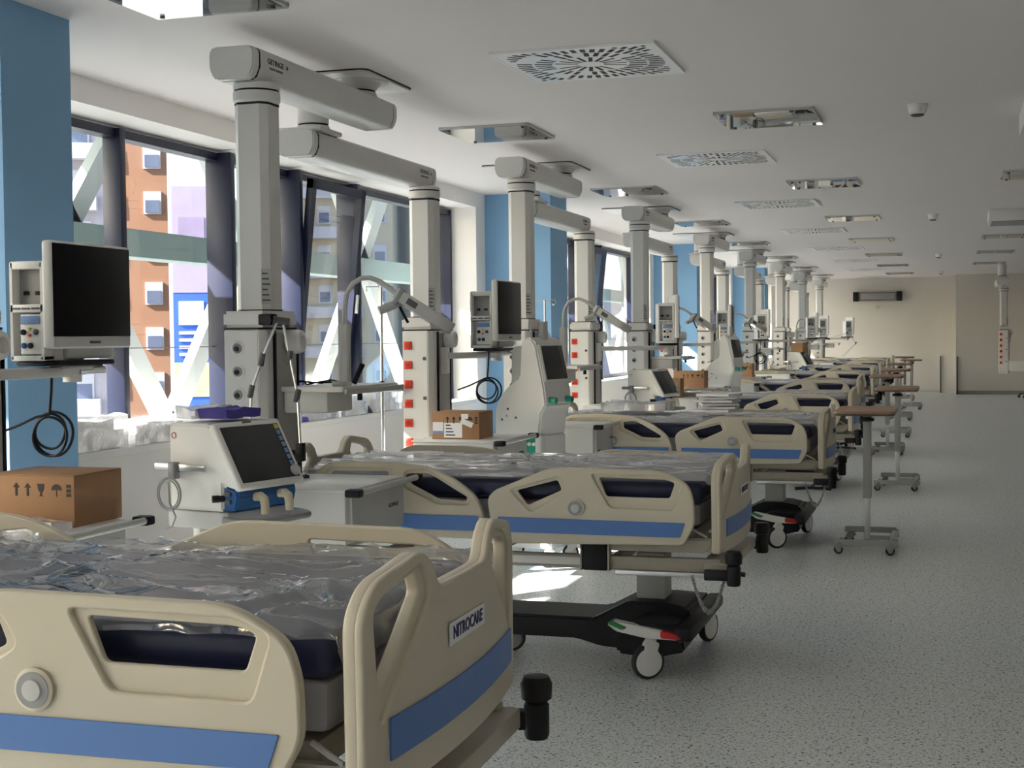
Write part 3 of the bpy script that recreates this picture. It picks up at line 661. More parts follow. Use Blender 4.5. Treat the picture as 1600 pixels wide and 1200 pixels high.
def make_pendant_a():
    r = empty('ceiling_pendant', (PA[0], PA[1], CEIL)); Z = -CEIL
    g = empty('offset', (0, 0, 0)); bpy.data.objects.remove(g)
    def at(o): o.location.z += Z; return o
    kids0 = set()
    MB().prism(roundpoly([(-.60, -.30), (.172, -.30), (.172, .375), (-.60, .375)], .06, 4), CEIL-.006, CEIL, 'Z').build('plate_gap_shadow', 'black', r)  # black slab paints the shadow in the gap around the plate edge
    MB().prism(roundpoly([(-.592, -.292), (.164, -.292), (.164, .367), (-.592, .367)], .06, 4), CEIL-.016, CEIL-.006, 'Z').build('ceiling_plate', 'white', r)
    MB().lathe([(.16, CEIL-.016), (.16, CEIL-.022), (.12, CEIL-.026), (.10, CEIL-.05), (.092, CEIL-.062)], n=28).build('mount_flange', 'pend', r)
    MB().lathe([(.088, CEIL-.062), (.088, CEIL-.072)], n=28).build('bearing_ring', 'black', r)
    MB().lathe([(.092, CEIL-.072), (.10, CEIL-.092)], n=28).build('bearing_ring', 'pend', r)
    hx_ = hexarm(.225, 2.662, 2.808)
    a = MB().prism(hx_, -1.345, .21, 'Y').build('arm', 'pend', r)
    for y0, y1 in ((-1.353, -1.345), (.21, .216)): MB().prism([(x*.985, (z-2.735)*.97+2.735) for x, z in hx_], y0, y1, 'Y').build('seam', 'black', a)
    MB().prism(hx_, -1.41, -1.353, 'Y', .012).build('end_cap', 'pend', a); MB().prism(hx_, .216, .27, 'Y', .012).build('end_cap', 'pend', a)
    arm_text(a, .1132, -1.20, 2.757)
    cx, cy = .04, -1.25
    MB().lathe([(.095, 2.662), (.105, 2.655), (.105, 2.63)], (cx, cy, 0), 28).build('neck_ring', 'pend', r)
    MB().lathe([(.101, 2.63), (.101, 2.621)], (cx, cy, 0), 28).build('neck_seal', 'black', r)
    MB().lathe([(.107, 2.621), (.107, 2.58), (.098, 2.57)], (cx, cy, 0), 28).build('neck_ring', 'pend', r)
    MB().prism(octa(cx, cy, .0845, .030), 2.56, 2.57, 'Z').build('seam', 'black', r)
    h = service_head(r, cx, cy, 1.59, .60, 'A')
    s = MB().prism([(cx+.10, cy-.02), (cx+.43, cy-.05), (cx+.43, cy+.60), (cx+.10, cy+.45)], 1.262, 1.285, 'Z', .004).build('shelf', 'white', r)
    MB().box(cx+.44, cx+.452, cy-.06, cy+.62, 1.25, 1.275, .003).build('shelf_rail', 'lgrey', s)
    MB().box(cx+.11, cx+.33, cy+.0, cy+.28, 1.165, 1.262, .01).build('shelf_box', 'white', s)
    MB().cyl((cx+.445, cy+.1, 1.22), (cx+.445, cy+.1, 1.25), .012, 10).build('clamp_screw', 'black', s)
    drawer_unit(r, cx, cy, .16, .68, -.60, -.005, .665, .89)
    MB().box(cx+.09, cx+.17, cy-.14, cy-.02, .70, .86, .005).build('drawer_bracket', 'lgrey', r)
    for o in r.children: o.location.z -= CEIL
    return r
def make_pendant_b():
    r = empty('ceiling_pendant', (PB[0], PB[1], CEIL))
    MB().lathe([(.085, CEIL-.016), (.085, 2.665)], n=28).build('drop_tube', 'pend', r)
    MB().lathe([(.082, 2.665), (.082, 2.655)], n=28).build('bearing_ring', 'black', r)
    MB().lathe([(.087, 2.655), (.095, 2.63)], n=28).build('bearing_ring', 'pend', r)
    MB().box(-.13, .12, -.16, .12, 2.605, 2.632, .01).build('arm_cover', 'pend', r)
    hx_ = hexarm(.215, 2.468, 2.606)
    a = MB().prism(hx_, -.155, 1.56, 'Y').build('arm', 'pend', r)
    for y0, y1 in ((-.163, -.155), (1.56, 1.566)): MB().prism([(x*.985, (z-2.537)*.97+2.537) for x, z in hx_], y0, y1, 'Y').build('seam', 'black', a)
    MB().prism(hx_, -.225, -.163, 'Y', .012).build('end_cap', 'pend', a); MB().prism(hx_, 1.566, 1.62, 'Y', .012).build('end_cap', 'pend', a)
    arm_text(a, .1082, 1.40, 2.556)
    cx, cy = .085, 1.45
    MB().lathe([(.09, 2.468), (.1, 2.46), (.1, 2.445)], (cx, cy, 0), 28).build('neck_ring', 'pend', r)
    MB().lathe([(.096, 2.445), (.096, 2.436)], (cx, cy, 0), 28).build('neck_seal', 'black', r)
    MB().lathe([(.102, 2.436), (.102, 2.40), (.094, 2.39)], (cx, cy, 0), 28).build('neck_ring', 'pend', r)
    MB().prism(octa(cx, cy, .0845, .030), 2.378, 2.39, 'Z').build('seam', 'black', r)
    service_head(r, cx, cy, 1.59, .60, 'B')
    drawer_unit(r, cx, cy, .105, .62, -.52, .11, .665, .88)
    # bracket with the sliding block for the monitor arm
    MB().box(cx+.105, cx+.15, cy-.03, cy+.03, 1.27, 1.44, .006).build('arm_carriage', 'white', r)
    for o in r.children: o.location.z -= CEIL
    return r
pa = make_pendant_a(); pb = make_pendant_b()
for k in range(0, 8):
    o = pa if k == 0 else copy_tree(pa)
    o.location = (PA[0], PA[1]+S*k, CEIL)
    tag(o, 'white ceiling pendant with round gas outlets, %s of its kind from the camera' % ORD[k], 'ceiling pendant', 'gas outlet pendants')
for k in range(-1, 7):
    o = pb if k == -1 else copy_tree(pb)
    o.location = (PB[0]+(-.16 if k == -1 else 0), PB[1]+S*k+(-.19 if k == -1 else 0), CEIL)
    tag(o, 'white ceiling pendant with orange power sockets, %s of its kind from the camera' % ORD[k+1], 'ceiling pendant', 'power socket pendants')

# ================================================================ EQUIPMENT
def ring_pts(c, r, n, ax='Y', tilt=0, k=1.0, ph=0):
    out = []
    for i in range(n):
        a = 2*math.pi*i/n+ph
        out.append(Vector(c)+Vector((r*math.cos(a), tilt*math.sin(a), r*k*math.sin(a))))
    return out
def monitor(loc, arm_from, label, rz=0, coil=True, black=True, group='patient monitors'):
    """patient monitor: screen faces local +X, module rack beside it, swivel arm back to the column"""
    r = empty('patient_monitor', loc, rz); tag(r, label, 'monitor', group)
    s = MB().box(-.03, .012, -.25, .27, .0, .40, .012, 3).build('screen_housing', 'white', r)
    MB().box(.011, .0155, -.24, .26, .045, .39, .004).build('screen', 'screen', s)
    MB().box(.012, .0155, -.235, .255, .006, .043, .003).build('control_strip', 'lgrey', s)
    MB().box(.0155, .017, -.02, .05, .018, .028).build('badge', 'dgrey', s)
    MB().box(-.09, -.02, -.12, .20, -.04, .10, .01).build('rear_housing', 'lgrey', r)
    k = MB()
    x0, x1, y0, y1 = -.18, -.035, -.235, .02
    k.box(x0, x1, y0+.05, y1, -.045, .32, .006); k.box(x0, x1, y0, y0+.06, .295, .325, .006); k.box(x0, x1, y0, y0+.06, -.045, -.025, .004)
    k.box(x0, x0+.012, y0, y0+.06, -.04, .32); k.box(x1-.012, x1, y0, y0+.06, -.04, .32); k.box(x0, x1, y0, y0+.06, .135, .165, .003)
    k = k.build('module_rack', 'white', r)
    MB().box(x0+.012, x1-.012, y0+.045, y0+.055, .165, .295).build('rack_bay', 'mgrey', k)
    for q in range(2): MB().box(x0+.03+q*.05, x0+.055+q*.05, y0+.04, y0+.048, .20, .215, .003).build('bay_latch', 'black', k)
    for q in range(3): MB().box(x0+.012+.042*q, x0+.045+.042*q, y0-.003, y0+.002, .146, .153).build('vent_slot', 'dgrey', k)
    m = MB().box(x0+.042, x1-.012, y0+.002, y0+.05, -.02, .128, .004).build('measuring_module', 'white', k)
    MB().box(x0+.045, x1-.015, y0-.002, y0+.004, .092, .122, .002).build('module_display', 'bluepaper', m)
    for (xx, zz, rr, mm) in ((x0+.058, .062, .011, 'black'), (x0+.112, .062, .011, 'dgrey'), (x0+.085, .075, .006, 'yellow'), (x0+.085, .050, .006, 'orange'), (x0+.060, .012, .011, 'bluep'), (x0+.088, .012, .011, 'black')):
        MB().lathe([(rr, 0), (rr, .006), (rr*.5, .007)], (xx, y0+.001, zz), 14, '-Y').build('connector', mm, m)
    b = MB().box(-.17, -.0, -.22, .17, -.065, -.045, .006).build('base_plate', 'black', r)
    MB().box(-.12, -.02, -.1, .12, -.08, -.065, .004).build('swivel_plate', 'lgrey', b)
    MB().cyl((-.08, 0, -.13), (-.08, 0, -.08), .03, 16).build('arm_joint', 'pend', r)
    MB().tube([(-.06, .02, -.09), (-.03, .06, -.085), (.0, .10, -.085)], .014, 8).build('tilt_lever', 'alu', r)
    inv = Matrix.Rotation(-rz, 4, 'Z'); t = inv @ (Vector(arm_from)-Vector(loc)); e = Vector((-.08, 0, t.z))
    mid = t+(e-t)*.0
    d = (e-t); L = d.length; ang = math.atan2(d.y, d.x)
    am = MB(); am.box(0, L, -.022, .022, -.02, .02, .008); am.build('swivel_arm', 'pend', r, loc=tuple(t), rot=(0, 0, ang))
    MB().cyl((e.x, e.y, t.z-.04), (e.x, e.y, -.10), .036, 18).build('arm_end', 'pend', r)
    if coil:
        cc = MB(); c0 = Vector((-.10, -.1, -.06))
        cc.tube([c0, c0+Vector((-.005, 0, -.10)), c0+Vector((-.015, .0, -.19))], .006, 6)
        for q, (dx, dz, rr) in enumerate(((0, -.275, .075), (.012, -.265, .085), (-.01, -.255, .068))):
            cc.tube([Vector((c0.x-.015+dx, c0.y+.008*q, c0.z+dz))+Vector((rr*math.cos(a), .004*math.sin(3*a), rr*math.sin(a))) for a in [2*math.pi*i/28 for i in range(28)]], .0055, 6, True)
        cc.tube([c0+Vector((-.015, 0, -.19)), c0+Vector((-.06, -.02, -.20)), c0+Vector((-.12, -.04, -.23)), c0+Vector((-.2, -.06, -.26))], .0055, 6)
        cc.build('cable_coil', 'black', r)
    return r
def colB(k): return (PB[0]+.085+(-.16 if k == -1 else 0), PB[1]+1.45+S*k+(-.19 if k == -1 else 0))
def colA(k): return (PA[0]+.04, PA[1]-1.25+S*k)
def bfrom(k): c = colB(k); return (c[0]+.14, c[1], 1.385)
monitor((-3.155, 4.63, 1.475), bfrom(-1), 'patient monitor with large black screen hanging before the near blue column')
monitor((-2.80, 8.83, 1.475), bfrom(0), 'patient monitor with black screen above the cardboard box with white labels')
monitor((-2.45, 12.9, 1.475), bfrom(1), 'patient monitor turned edge-on beside the third bed', R(17), False)
monitor((-2.62, 17.62, 1.475), bfrom(2), 'patient monitor with narrow black screen above the plain cardboard box', R(5))
monitor((-2.62, 21.0, 1.475), bfrom(3), 'patient monitor seen from its module side, fifth along the row', R(20))
monitor((-2.28, 25.4, 1.475), bfrom(4), 'patient monitor with dark screen edge, sixth along the row', R(12), False)
monitor((-2.45, 29.2, 1.475), bfrom(5), 'patient monitor among the far cluster, seventh along the row', R(24), False)
monitor((-2.2, 33.2, 1.475), bfrom(6), 'patient monitor in front of the far wall, last along the row', R(22), False)

def exam_lamp(loc, label, rz=YAW):
    r = empty('examination_lamp', loc, rz); tag(r, label, 'lamp', 'examination lamps')
    MB().prism([(-.06, -.02), (.0, .0), (.03, -.02), (.03, .02), (-.06, .02)], 0, .02, 'Z', .003).build('base_clamp', 'lgrey', r)
    MB().prism(octa(0, 0, .026, .010), .02, .285, 'Z', .004).build('post', 'lgrey', r)
    P = [(0, 0, .28), (.002, 0, .36), (.012, 0, .42), (.04, 0, .465), (.08, 0, .488), (.12, 0, .49), (.165, 0, .472), (.21, 0, .44), (.245, 0, .41)]
    MB().tube(P, .012, 10).build('gooseneck', 'lgrey', r)
    h = empty('lamp_head', (.235, 0, .42), 0, r); h.scale = (1.2, 1.2, 1.2); h.rotation_euler = (0, R(33), 0)
    MB().prism(roundpoly([(0, -.035), (.03, -.05), (.20, -.055), (.255, -.02), (.255, .02), (.20, .055), (.03, .05), (0, .035)], .02, 3), -.022, .022, 'Z', .008).build('head_shell', 'lgrey', h)
    MB().prism(roundpoly([(.05, -.04), (.20, -.042), (.24, 0), (.20, .042), (.05, .04)], .015, 3), -.028, -.02, 'Z', .002).build('lens', 'lampglass', h)
    MB().box(.01, .03, -.05, .05, -.04, .03, .008).build('head_collar', 'mgrey', h)
    MB().box(.055, .12, -.052, -.048, -.012, .012, .001).build('key_panel', 'dgrey', h)
    MB().tube([(.035, -.01, -.02), (.01, -.02, -.055), (-.015, -.03, -.09)], [.015, .017, .016], 12).build('grip', 'lgrey', h)
    MB().tube([(.03, .0, -.03), (.08, .0, -.06), (.10, 0, -.07)], .006, 6).build('stop_bar', 'black', h)
    return r
shelfz = 1.286
for k, lab in ((0, 'grey gooseneck examination lamp on the shelf of the nearest pendant'), (1, 'pale gooseneck examination lamp against the blue column'), (2, 'gooseneck examination lamp curving over the fourth bed'), (3, 'small gooseneck examination lamp further along the row'), (5, 'gooseneck lamp reaching in front of the far wall')):
    c = colA(k); exam_lamp((c[0]+(.385 if k == 0 else .29), c[1]+.075, shelfz), lab, YAW if k == 0 else (.15 if k == 1 else YAW+.2))
# black nurse-call handset and cable lying on the shelf
def cable(name, pts, rad, label, m='black', cat='cable', group=None):
    o = MB().tube(pts, rad, 6).build(name, m); tag(o, label, cat, group); return o
c = colA(0)
loop = [Vector((c[0]+.20+.10*math.cos(a)+.02*math.sin(2*a), c[1]+.14+.08*math.sin(a), 1.293+.004*(i % 5))) for i, a in enumerate([2*math.pi*i/20*1 for i in range(58)])]
hs = empty('call_handset', (c[0]+.2, c[1]+.14, 1.285)); tag(hs, 'black call handset with coiled cable on the nearest shelf', 'handset')
def rel(pts, o): return [Vector(p)-Vector(o.location) for p in pts]
MB().tube(rel(loop+[Vector((c[0]+.34, c[1]+.16, 1.30)), Vector((c[0]+.40, c[1]+.06, 1.32))], hs), .004, 6).build('cable', 'black', hs)
MB().box(-.012, .012, -.012, .012, 0, .10, .005).build('handset', 'black', hs, loc=(.235, -.085, .012), rot=(0, R(25), R(20)))

def ventilator(loc, rz, label, group='ventilators'):
    r = empty('ventilator', loc, rz); tag(r, label, 'ventilator', group)
    z = .85
    b = MB().prism([(0, z), (.275, z), (.275, z+.10), (.345, z+.085), (.355, z+.105), (.235, z+.315), (.20, z+.332), (0, z+.332)], 0, .36, 'Y', .010).build('body', 'white', r)
    # screen on the slanted front
    d = Vector((.352-.235, 0, .105-.315)).normalized(); n = Vector((-d.z, 0, d.x)); ang = math.atan2(-d.z, d.x)
    s = empty('screen_panel', (.235, 0, z+.315), 0, r); s.rotation_euler = (0, ang, 0)
    MB().box(-.02, .262, -.008, .368, -.02, .014, .012, 3).build('bezel', 'white', s)
    MB().box(.005, .240, .015, .345, .012, .0165, .003).build('display', 'gscreen', s)
    mb = MB()
    for k in range(6): mb.box(.035+.027*k, .055+.027*k, .318, .337, .0165, .018, .001)
    mb.build('key_column', 'bluepaper', s); MB().box(.010, .030, .316, .339, .0165, .018, .001).build('alarm_key', 'yellow', s)
    MB().lathe([(.022, .0), (.022, .012), (.018, .018), (.0005, .018)], (.215, .325, .016), 20).build('rotary_knob', 'lgrey', s)
    MB().box(-.014, -.006, .15, .20, .0135, .015).build('badge', 'dgrey', s)
    # side rail, hanging tube loop
    rl = MB().box(-.05, .21, -.030, -.016, z+.15, z+.178, .004).build('side_rail', 'steel', r)
    mb = MB()
    for x in (.0, .185): mb.cyl((x, -.018, z+.164), (x, .005, z+.164), .010, 10)
    mb.build('rail_spacer', 'lgrey', rl)
    MB().box(.035, .070, -.045, -.012, z+.12, z+.185, .005).build('hook', 'mgrey', r)
    mb = MB()
    for q, rr in enumerate((.056, .062, .05)): mb.tube([Vector((.052+.004*q, -.052-.006*q, z+.065))+Vector((rr*math.cos(a), 0, rr*1.05*math.sin(a))) for a in [2*math.pi*i/26 for i in range(26)]], .0026, 6, True)
    mb.tube([(.05, -.055, z+.11), (.06, -.06, z+.03), (.09, -.06, z-.02), (.07, -.06, z-.06), (.02, -.06, z-.075)], .0035, 6); mb.build('sensor_hose', 'mgrey', r)
    sg = MB().lathe([(.014, 0), (.014, .001), (.0005, .001)], (.03, 0, z+.285), 16, '-Y').build('warning_sign', 'paper', b)
    MB().tube([Vector((.03, -.0018, z+.285))+Vector((.011*math.cos(a), 0, .011*math.sin(a))) for a in [2*math.pi*i/18 for i in range(18)]], .0018, 5, True).build('sign_ring', 'red', b)
    # blue patient unit with elbow ports
    u = MB().prism([(.262, z), (.33, z+.005), (.345, z+.06), (.335, z+.085), (.262, z+.105)], .01, .35, 'Y', .008).build('patient_unit', 'bluep', r)
    for y in (.11, .25):
        MB().tube([(.32, y, z+.05), (.37, y-.005, z+.055), (.392, y-.01, z+.045), (.398, y-.012, z+.02), (.398, y-.012, z-.01)], [.016, .018, .018, .017, .016], 12).build('elbow_port', 'skin', u)
    MB().cyl((.24, -.02, z+.05), (.27, .02, z+.05), .014, 10).build('side_knob', 'black', r)
    for zz in (.03, .06): MB().box(.285, .31, .0, .012, z+zz, z+zz+.018, .003).build('latch', 'dgrey', u)
    # trolley
    MB().box(-.01, .30, .0, .36, z-.07, z-.003, .008).build('trolley_tray', 'lgrey', r)
    MB().tube([(.28, .0, z-.03), (.36, .0, z-.035), (.43, .05, z-.032), (.45, .18, z-.03), (.43, .31, z-.032), (.36, .36, z-.035), (.28, .36, z-.03)], .015, 10).build('trolley_handle', 'mgrey', r)
    MB().box(.02, .06, .10, .30, z-.30, z-.07, .01).build('side_module', 'white', r)
    MB().box(.09, .19, .13, .23, .16, z-.07, .012).build('trolley_column', 'lgrey', r)
    MB().box(-.05, .40, .02, .34, .115, .16, .02).build('trolley_base', 'lgrey', r)
    for x in (-.02, .37):
        for y in (.05, .31): castor(r, (x-.02, y, 0), R(20), .045, 'mgrey')
    return r
ventilator((-2.885, 4.74, 0), R(-13.5), 'white ventilator with tilted grey screen beside the nearest gas column')
ventilator((-2.87, 12.75, 0), R(-13.5), 'white ventilator showing its side behind the third bed')
ventilator((-2.75, 25.0, 0), R(-13.5), 'white ventilator carrying a small cardboard box far along the row')

def dialysis(loc, rz, label, sc_=1.0):
    r = empty('dialysis_machine', loc, rz); tag(r, label, 'dialysis machine', 'dialysis machines')
    up_ = [(0, .85), (0, 1.02), (.025, 1.08), (.085, 1.165), (.19, 1.235), (.20, 1.46), (.235, 1.50), (.285, 1.49), (.315, 1.45), (.375, 1.16), (.388, 1.06), (.35, 1.0), (.33, .85)]
    b = MB().prism(up_, 0, .36, 'Y', .012).build('body', 'white', r)
    MB().prism([(.105, 1.16), (.19, 1.235), (.20, 1.45), (.11, 1.43)], .03, .33, 'Y', .012).build('rear_cabinet', 'lgrey', r)
    lw = MB(); lw.prism([(.0, .22), (.345, .22), (.335, .86), (.0, .86)], .06, .36, 'Y', .01); lw.build('lower_cabinet', 'white', r)
    MB().box(.30, .345, .002, .06, .22, .86, .006).build('corner_post', 'white', r); MB().box(.0, .03, .002, .06, .22, .86, .006).build('corner_post', 'white', r)
    MB().box(.028, .302, .05, .064, .74, .855, .003).build('drip_bay', 'teal', r)
    mb = MB()
    mb.cyl((.14, .03, .79), (.14, .065, .79), .035, 16); mb.build('pump_rotor', 'green', r)
    for k in range(3): MB().cyl((.20+.035*k, .035, .80), (.20+.035*k, .062, .80), .012, 12).build('pump_cap', 'white', r)
    d = Vector((.375-.315, 0, 1.16-1.45)).normalized(); ang = math.atan2(-d.z, d.x)
    s = empty('screen_panel', (.315, 0, 1.45), 0, r); s.rotation_euler = (0, ang, 0)
    MB().box(.0, .25, .02, .34, -.01, .012, .006).build('bezel', 'white', s); MB().box(.012, .235, .04, .32, .011, .015, .003).build('display', 'gscreen', s)
    for y in (.06, .28): MB().cyl((.36, y, 1.09), (.43, y, 1.085), .022, 12).build('clamp_port', 'teal', r)
    for (x, z, mm) in ((.10, 1.03, 'red'), (.09, .985, 'lgrey'), (.055, .96, 'dgrey'), (.16, .975, 'green')): MB().lathe([(.008, 0), (.008, .003), (.004, .004)], (x, 0, z), 10, '-Y').build('side_port', mm, b)
    MB().cyl((.27, .18, 1.48), (.27, .18, 1.60), .03, 14).build('top_holder', 'lgrey', r)
    MB().cyl((.05, .40, .3), (.05, .40, 1.62), .009, 8).build('drip_pole', 'steel', r)
    MB().box(.03, .07, .35, .41, .9, .94, .004).build('pole_clamp', 'lgrey', r)
    MB().box(-.06, .42, .0, .38, .12, .22, .02).build('base', 'lgrey', r)
    for x in (-.03, .39):
        for y in (.03, .35): castor(r, (x-.02, y, 0), R(30), .055, 'white')
    return r
dialysis((-2.86, 8.72, 0), R(-13), 'tall white dialysis machine with green fittings beside the labelled cardboard box')
dialysis((-2.86, 16.93, 0), R(-13), 'tall white dialysis machine behind the fourth bed')

# hinged tube-support arms
def support_arm(loc, pts_list, label, m='steel', clip=True):
    r = empty('support_arm', loc); tag(r, label, 'support arm', 'hinged support arms')
    MB().box(-.05, .02, -.03, .03, -.02, .03, .008).build('clamp', 'black', r)
    MB().cyl((.0, -.035, .0), (.0, .035, .0), .02, 14).build('clamp_knob', 'black', r)
    MB().cyl((.02, -.02, .0), (.08, .02, -.01), .02, 12).build('pivot', 'dgrey', r)
    for P in pts_list:
        for a, b in zip(P, P[1:]): MB().cyl(a, b, .0065, 8).build('rod', m, r)
        for q in P[1:-1]: MB().cyl((q[0]-.008, q[1], q[2]-.03), (q[0]+.005, q[1], q[2]+.025), .013, 10).build('joint', 'dgrey', r)
    if clip:
        e = Vector(pts_list[-1][-1])
        MB().box(e.x-.018, e.x+.018, e.y-.018, e.y+.018, e.z-.06, e.z+.02, .004).build('clip_block', 'black', r)
        MB().box(e.x-.045, e.x-.028, e.y-.01, e.y+.01, e.z-.08, e.z-.01, .004).build('clip_lever', 'black', r)
        MB().cyl((e.x, e.y, e.z-.13), (e.x, e.y, e.z-.05), .006, 8).build('clip_stem', 'black', r)
        for sx in (-.035, .035):
            MB().tube([Vector((e.x+sx, e.y, e.z-.14))+Vector((.016*math.cos(a), 0, .026*math.sin(a))) for a in [R(60+t) for t in range(60, 301, 20)]], .006, 6).build('clip', 'black', r)
        MB().box(e.x-.04, e.x+.04, e.y-.005, e.y+.005, e.z-.135, e.z-.12, .002).build('clip_bar', 'black', r)
    return r
c = colA(0)
support_arm((c[0]+.125, c[1]-.14, 1.585), [[(.04, -.02, -.01), (-.015, -.06, -.17), (-.06, -.08, -.31), (-.066, -.09, -.52)], [(.06, .0, -.01), (.105, -.03, -.16), (.15, -.05, -.33), (.165, -.06, -.56)]],
            'jointed steel support arm with black clips hanging from the nearest gas column')
c = colA(2)
support_arm((c[0]+.14, c[1]+.2, 1.585), [[(.0, .0, -.01), (.09, .3, .02), (.10, .32, -.2), (.1, .33, -.45)]], 'dark support arm hanging before the blue wall by the third gas column', 'dgrey', False)
c = colA(6)
support_arm((c[0]+.5, c[1]-.14, 1.4), [[(.0, .0, -.01), (.45, .0, .12), (.62, 0, -.1), (.35, 0, -.38)]], 'jointed support arm reaching out near the far wall', 'steel', False)

# drip stands clamped to the socket columns
def drip_pole(x, y, label, k):
    r = empty('drip_pole', (x, y, 0)); tag(r, label, 'drip pole', 'drip poles')
    MB().cyl((0, 0, .72), (0, 0, 1.40), .012, 12).build('pole', 'steel', r); MB().cyl((0, 0, 1.2), (0, 0, 1.83), .009, 12).build('inner_pole', 'steel', r)
    MB().tube([(-.10, 0, 1.80), (-.10, 0, 1.83), (.10, 0, 1.83), (.10, 0, 1.80), (.085, 0, 1.785), (.07, 0, 1.80)], .004, 6).build('hook_bar', 'steel', r)
    MB().box(-.03, .03, -.025, .025, 1.16, 1.21, .01).build('clamp', 'white', r)
    MB().box(.02, .14, -.012, .02, 1.165, 1.205, .006).build('clamp_bracket', 'lgrey', r)
    MB().lathe([(.018, 1.21), (.018, 1.225), (.012, 1.23)], n=12).build('collar', 'black', r)
for k, lab in ((0, 'steel drip pole with hook bar beside the near orange sockets'), (1, 'steel drip pole standing before the second blue column'), (2, 'drip pole beside the third socket column')):
    cb = colB(k); drip_pole(cb[0]-.225 if k == 0 else cb[0]-.30, cb[1]-.20 if k == 0 else cb[1]-.3, lab, k)

# ---------------------------------------------------------------- cardboard boxes
def up_arrow(cx, cz): return [[(cx-.004, cz-.02), (cx+.004, cz-.02), (cx+.004, cz+.008), (cx+.013, cz+.008), (cx, cz+.024), (cx-.013, cz+.008), (cx-.004, cz+.008)]]
def carton(loc, w_, d_, h_, label, rz=0, marks=True, labels=False, tape=False):
    r = empty('cardboard_box', loc, rz); tag(r, label, 'cardboard box', 'cardboard boxes')
    MB().box(0, w_, 0, d_, 0, h_-.004, .003).build('carton', 'card', r)
    mb = MB(); mb.box(0, w_, 0, d_/2-.001, h_-.004, h_, .001); mb.build('flap', 'card', r)
    MB().box(0, w_, d_/2+.001, d_, h_-.004, h_, .001).build('flap', 'card', r)
    if tape: MB().box(-.001, w_+.001, d_/2-.025, d_/2+.025, h_-.002, h_+.001).build('tape', 'linen', r)
    if marks:
        z = h_*.70
        def sym(polys):
            mb = MB()
            for P in polys: mb.mesh(plate(P, [], .001, .0001, 0), XZ)
            mb.build('handling_symbol', 'print', r, loc=(0, -.0006, 0), smooth=0)
        for x in (.10, .14): sym(up_arrow(w_*x/.30, z))
        x = w_*.62; sym([[(x-.014, z+.022), (x+.014, z+.022), (x+.010, z), (x+.003, z-.006), (x+.003, z-.016), (x+.010, z-.02), (x-.010, z-.02), (x-.003, z-.016), (x-.003, z-.006), (x-.010, z)]])
        x = w_*.80; sym([[(x+.02*math.cos(a), z+.002+.02*math.sin(a)) for a in [math.pi*i/12 for i in range(13)]], [(x-.0015, z+.003), (x+.0015, z+.003), (x+.0015, z-.02), (x-.0015, z-.02)]])
        x = w_*.94
        for q in range(3): sym([[(x-.009, z-.02+.015*q), (x+.009, z-.02+.015*q), (x+.009, z-.009+.015*q), (x-.009, z-.009+.015*q)]])
    if labels:
        MB().box(.005, .072, -.0012, .0, .035, .105).build('shipping_label', 'paper', r); MB().box(.006, .071, -.0018, -.001, .035, .050).build('label_band', 'bluepaper', r)
        l = MB().box(.078, .195, -.0012, .0, .01, .100).build('shipping_label', 'paper', r)
        for q in range(4): MB().box(.09, .15-.01*q, -.0018, -.001, .022+.02*q, .029+.02*q).build('label_line', 'print', l)
        MB().box(-.04, .04, -.0012, .0, -.016, .016).build('shipping_label', 'paper', r, loc=(.225, -.0004, .10), rot=(0, R(22), 0))
        MB().box(.19, .235, -.0012, .0, .125, .155).build('shipping_label', 'paper', r)
    return r
carton((-3.12, 3.975, .8805), .34, .28, .175, 'cardboard box with handling symbols at the left edge on the nearest tray', 0)
carton((-3.03, 8.0, .8805), .305, .27, .165, 'cardboard box with white shipping labels on a pendant tray', 0, True, True)
cb = colB(2); carton((cb[0]+.12, cb[1]-.42, .8805), .36, .27, .20, 'plain cardboard box on the third socket pendant tray')
cb = colB(3); carton((cb[0]+.12, cb[1]-.42, .8805), .36, .27, .20, 'plain cardboard box on the fourth socket pendant tray')
carton((-2.70, 13.42, .8905), .2, .2, .19, 'small cardboard box with tape behind the second ventilator', 0, False, False, True)
carton((-2.68, 25.0, 1.186), .22, .24, .165, 'small taped cardboard box standing on the far ventilator', R(-13.5), False, False, True)
cb = colB(5); carton((cb[0]+.12, cb[1]-.42, .8805), .34, .27, .17, 'small cardboard box on a tray near the far end')
# ---------------------------------------------------------------- wrapped linen on the sills
def blob(name, m, x0, x1, y0, y1, z0, z1, seed, amp=.012, parent=None, n=18, round_=.03):
    b = bmesh.new(); bmesh.ops.create_cube(b, size=1)
    bmesh.ops.subdivide_edges(b, edges=b.edges[:], cuts=n, use_grid_fill=True)
    for v in b.verts:
        p = v.co.copy(); q = Vector((x0+(p.x+.5)*(x1-x0), y0+(p.y+.5)*(y1-y0), z0+(p.z+.5)*(z1-z0)))
        f = 1-.10*max(0, (abs(p.x)*2)**6+(abs(p.y)*2)**6-1)
        hgt = (p.z+.5)
        d = Vector((noise.noise(q*9+Vector((seed, 0, 0))), noise.noise(q*9+Vector((0, seed, 0))), noise.noise(q*7+Vector((0, 0, seed)))))*amp
        d += Vector((0, 0, 1))*(1-abs(noise.noise(Vector((q.x*14, q.y*6, seed)))))*amp*.8*hgt
        if hgt < .05: d.z = 0
        q.z = z0+(q.z-z0)*(.90+.10*f)
        d.x = min(d.x, .006) if p.x > 0 else max(d.x, -.004)
        v.co = q+d
    me = bpy.data.meshes.new(name); b.to_mesh(me); b.free()
    return obj(name, me, m, parent, smooth=60)
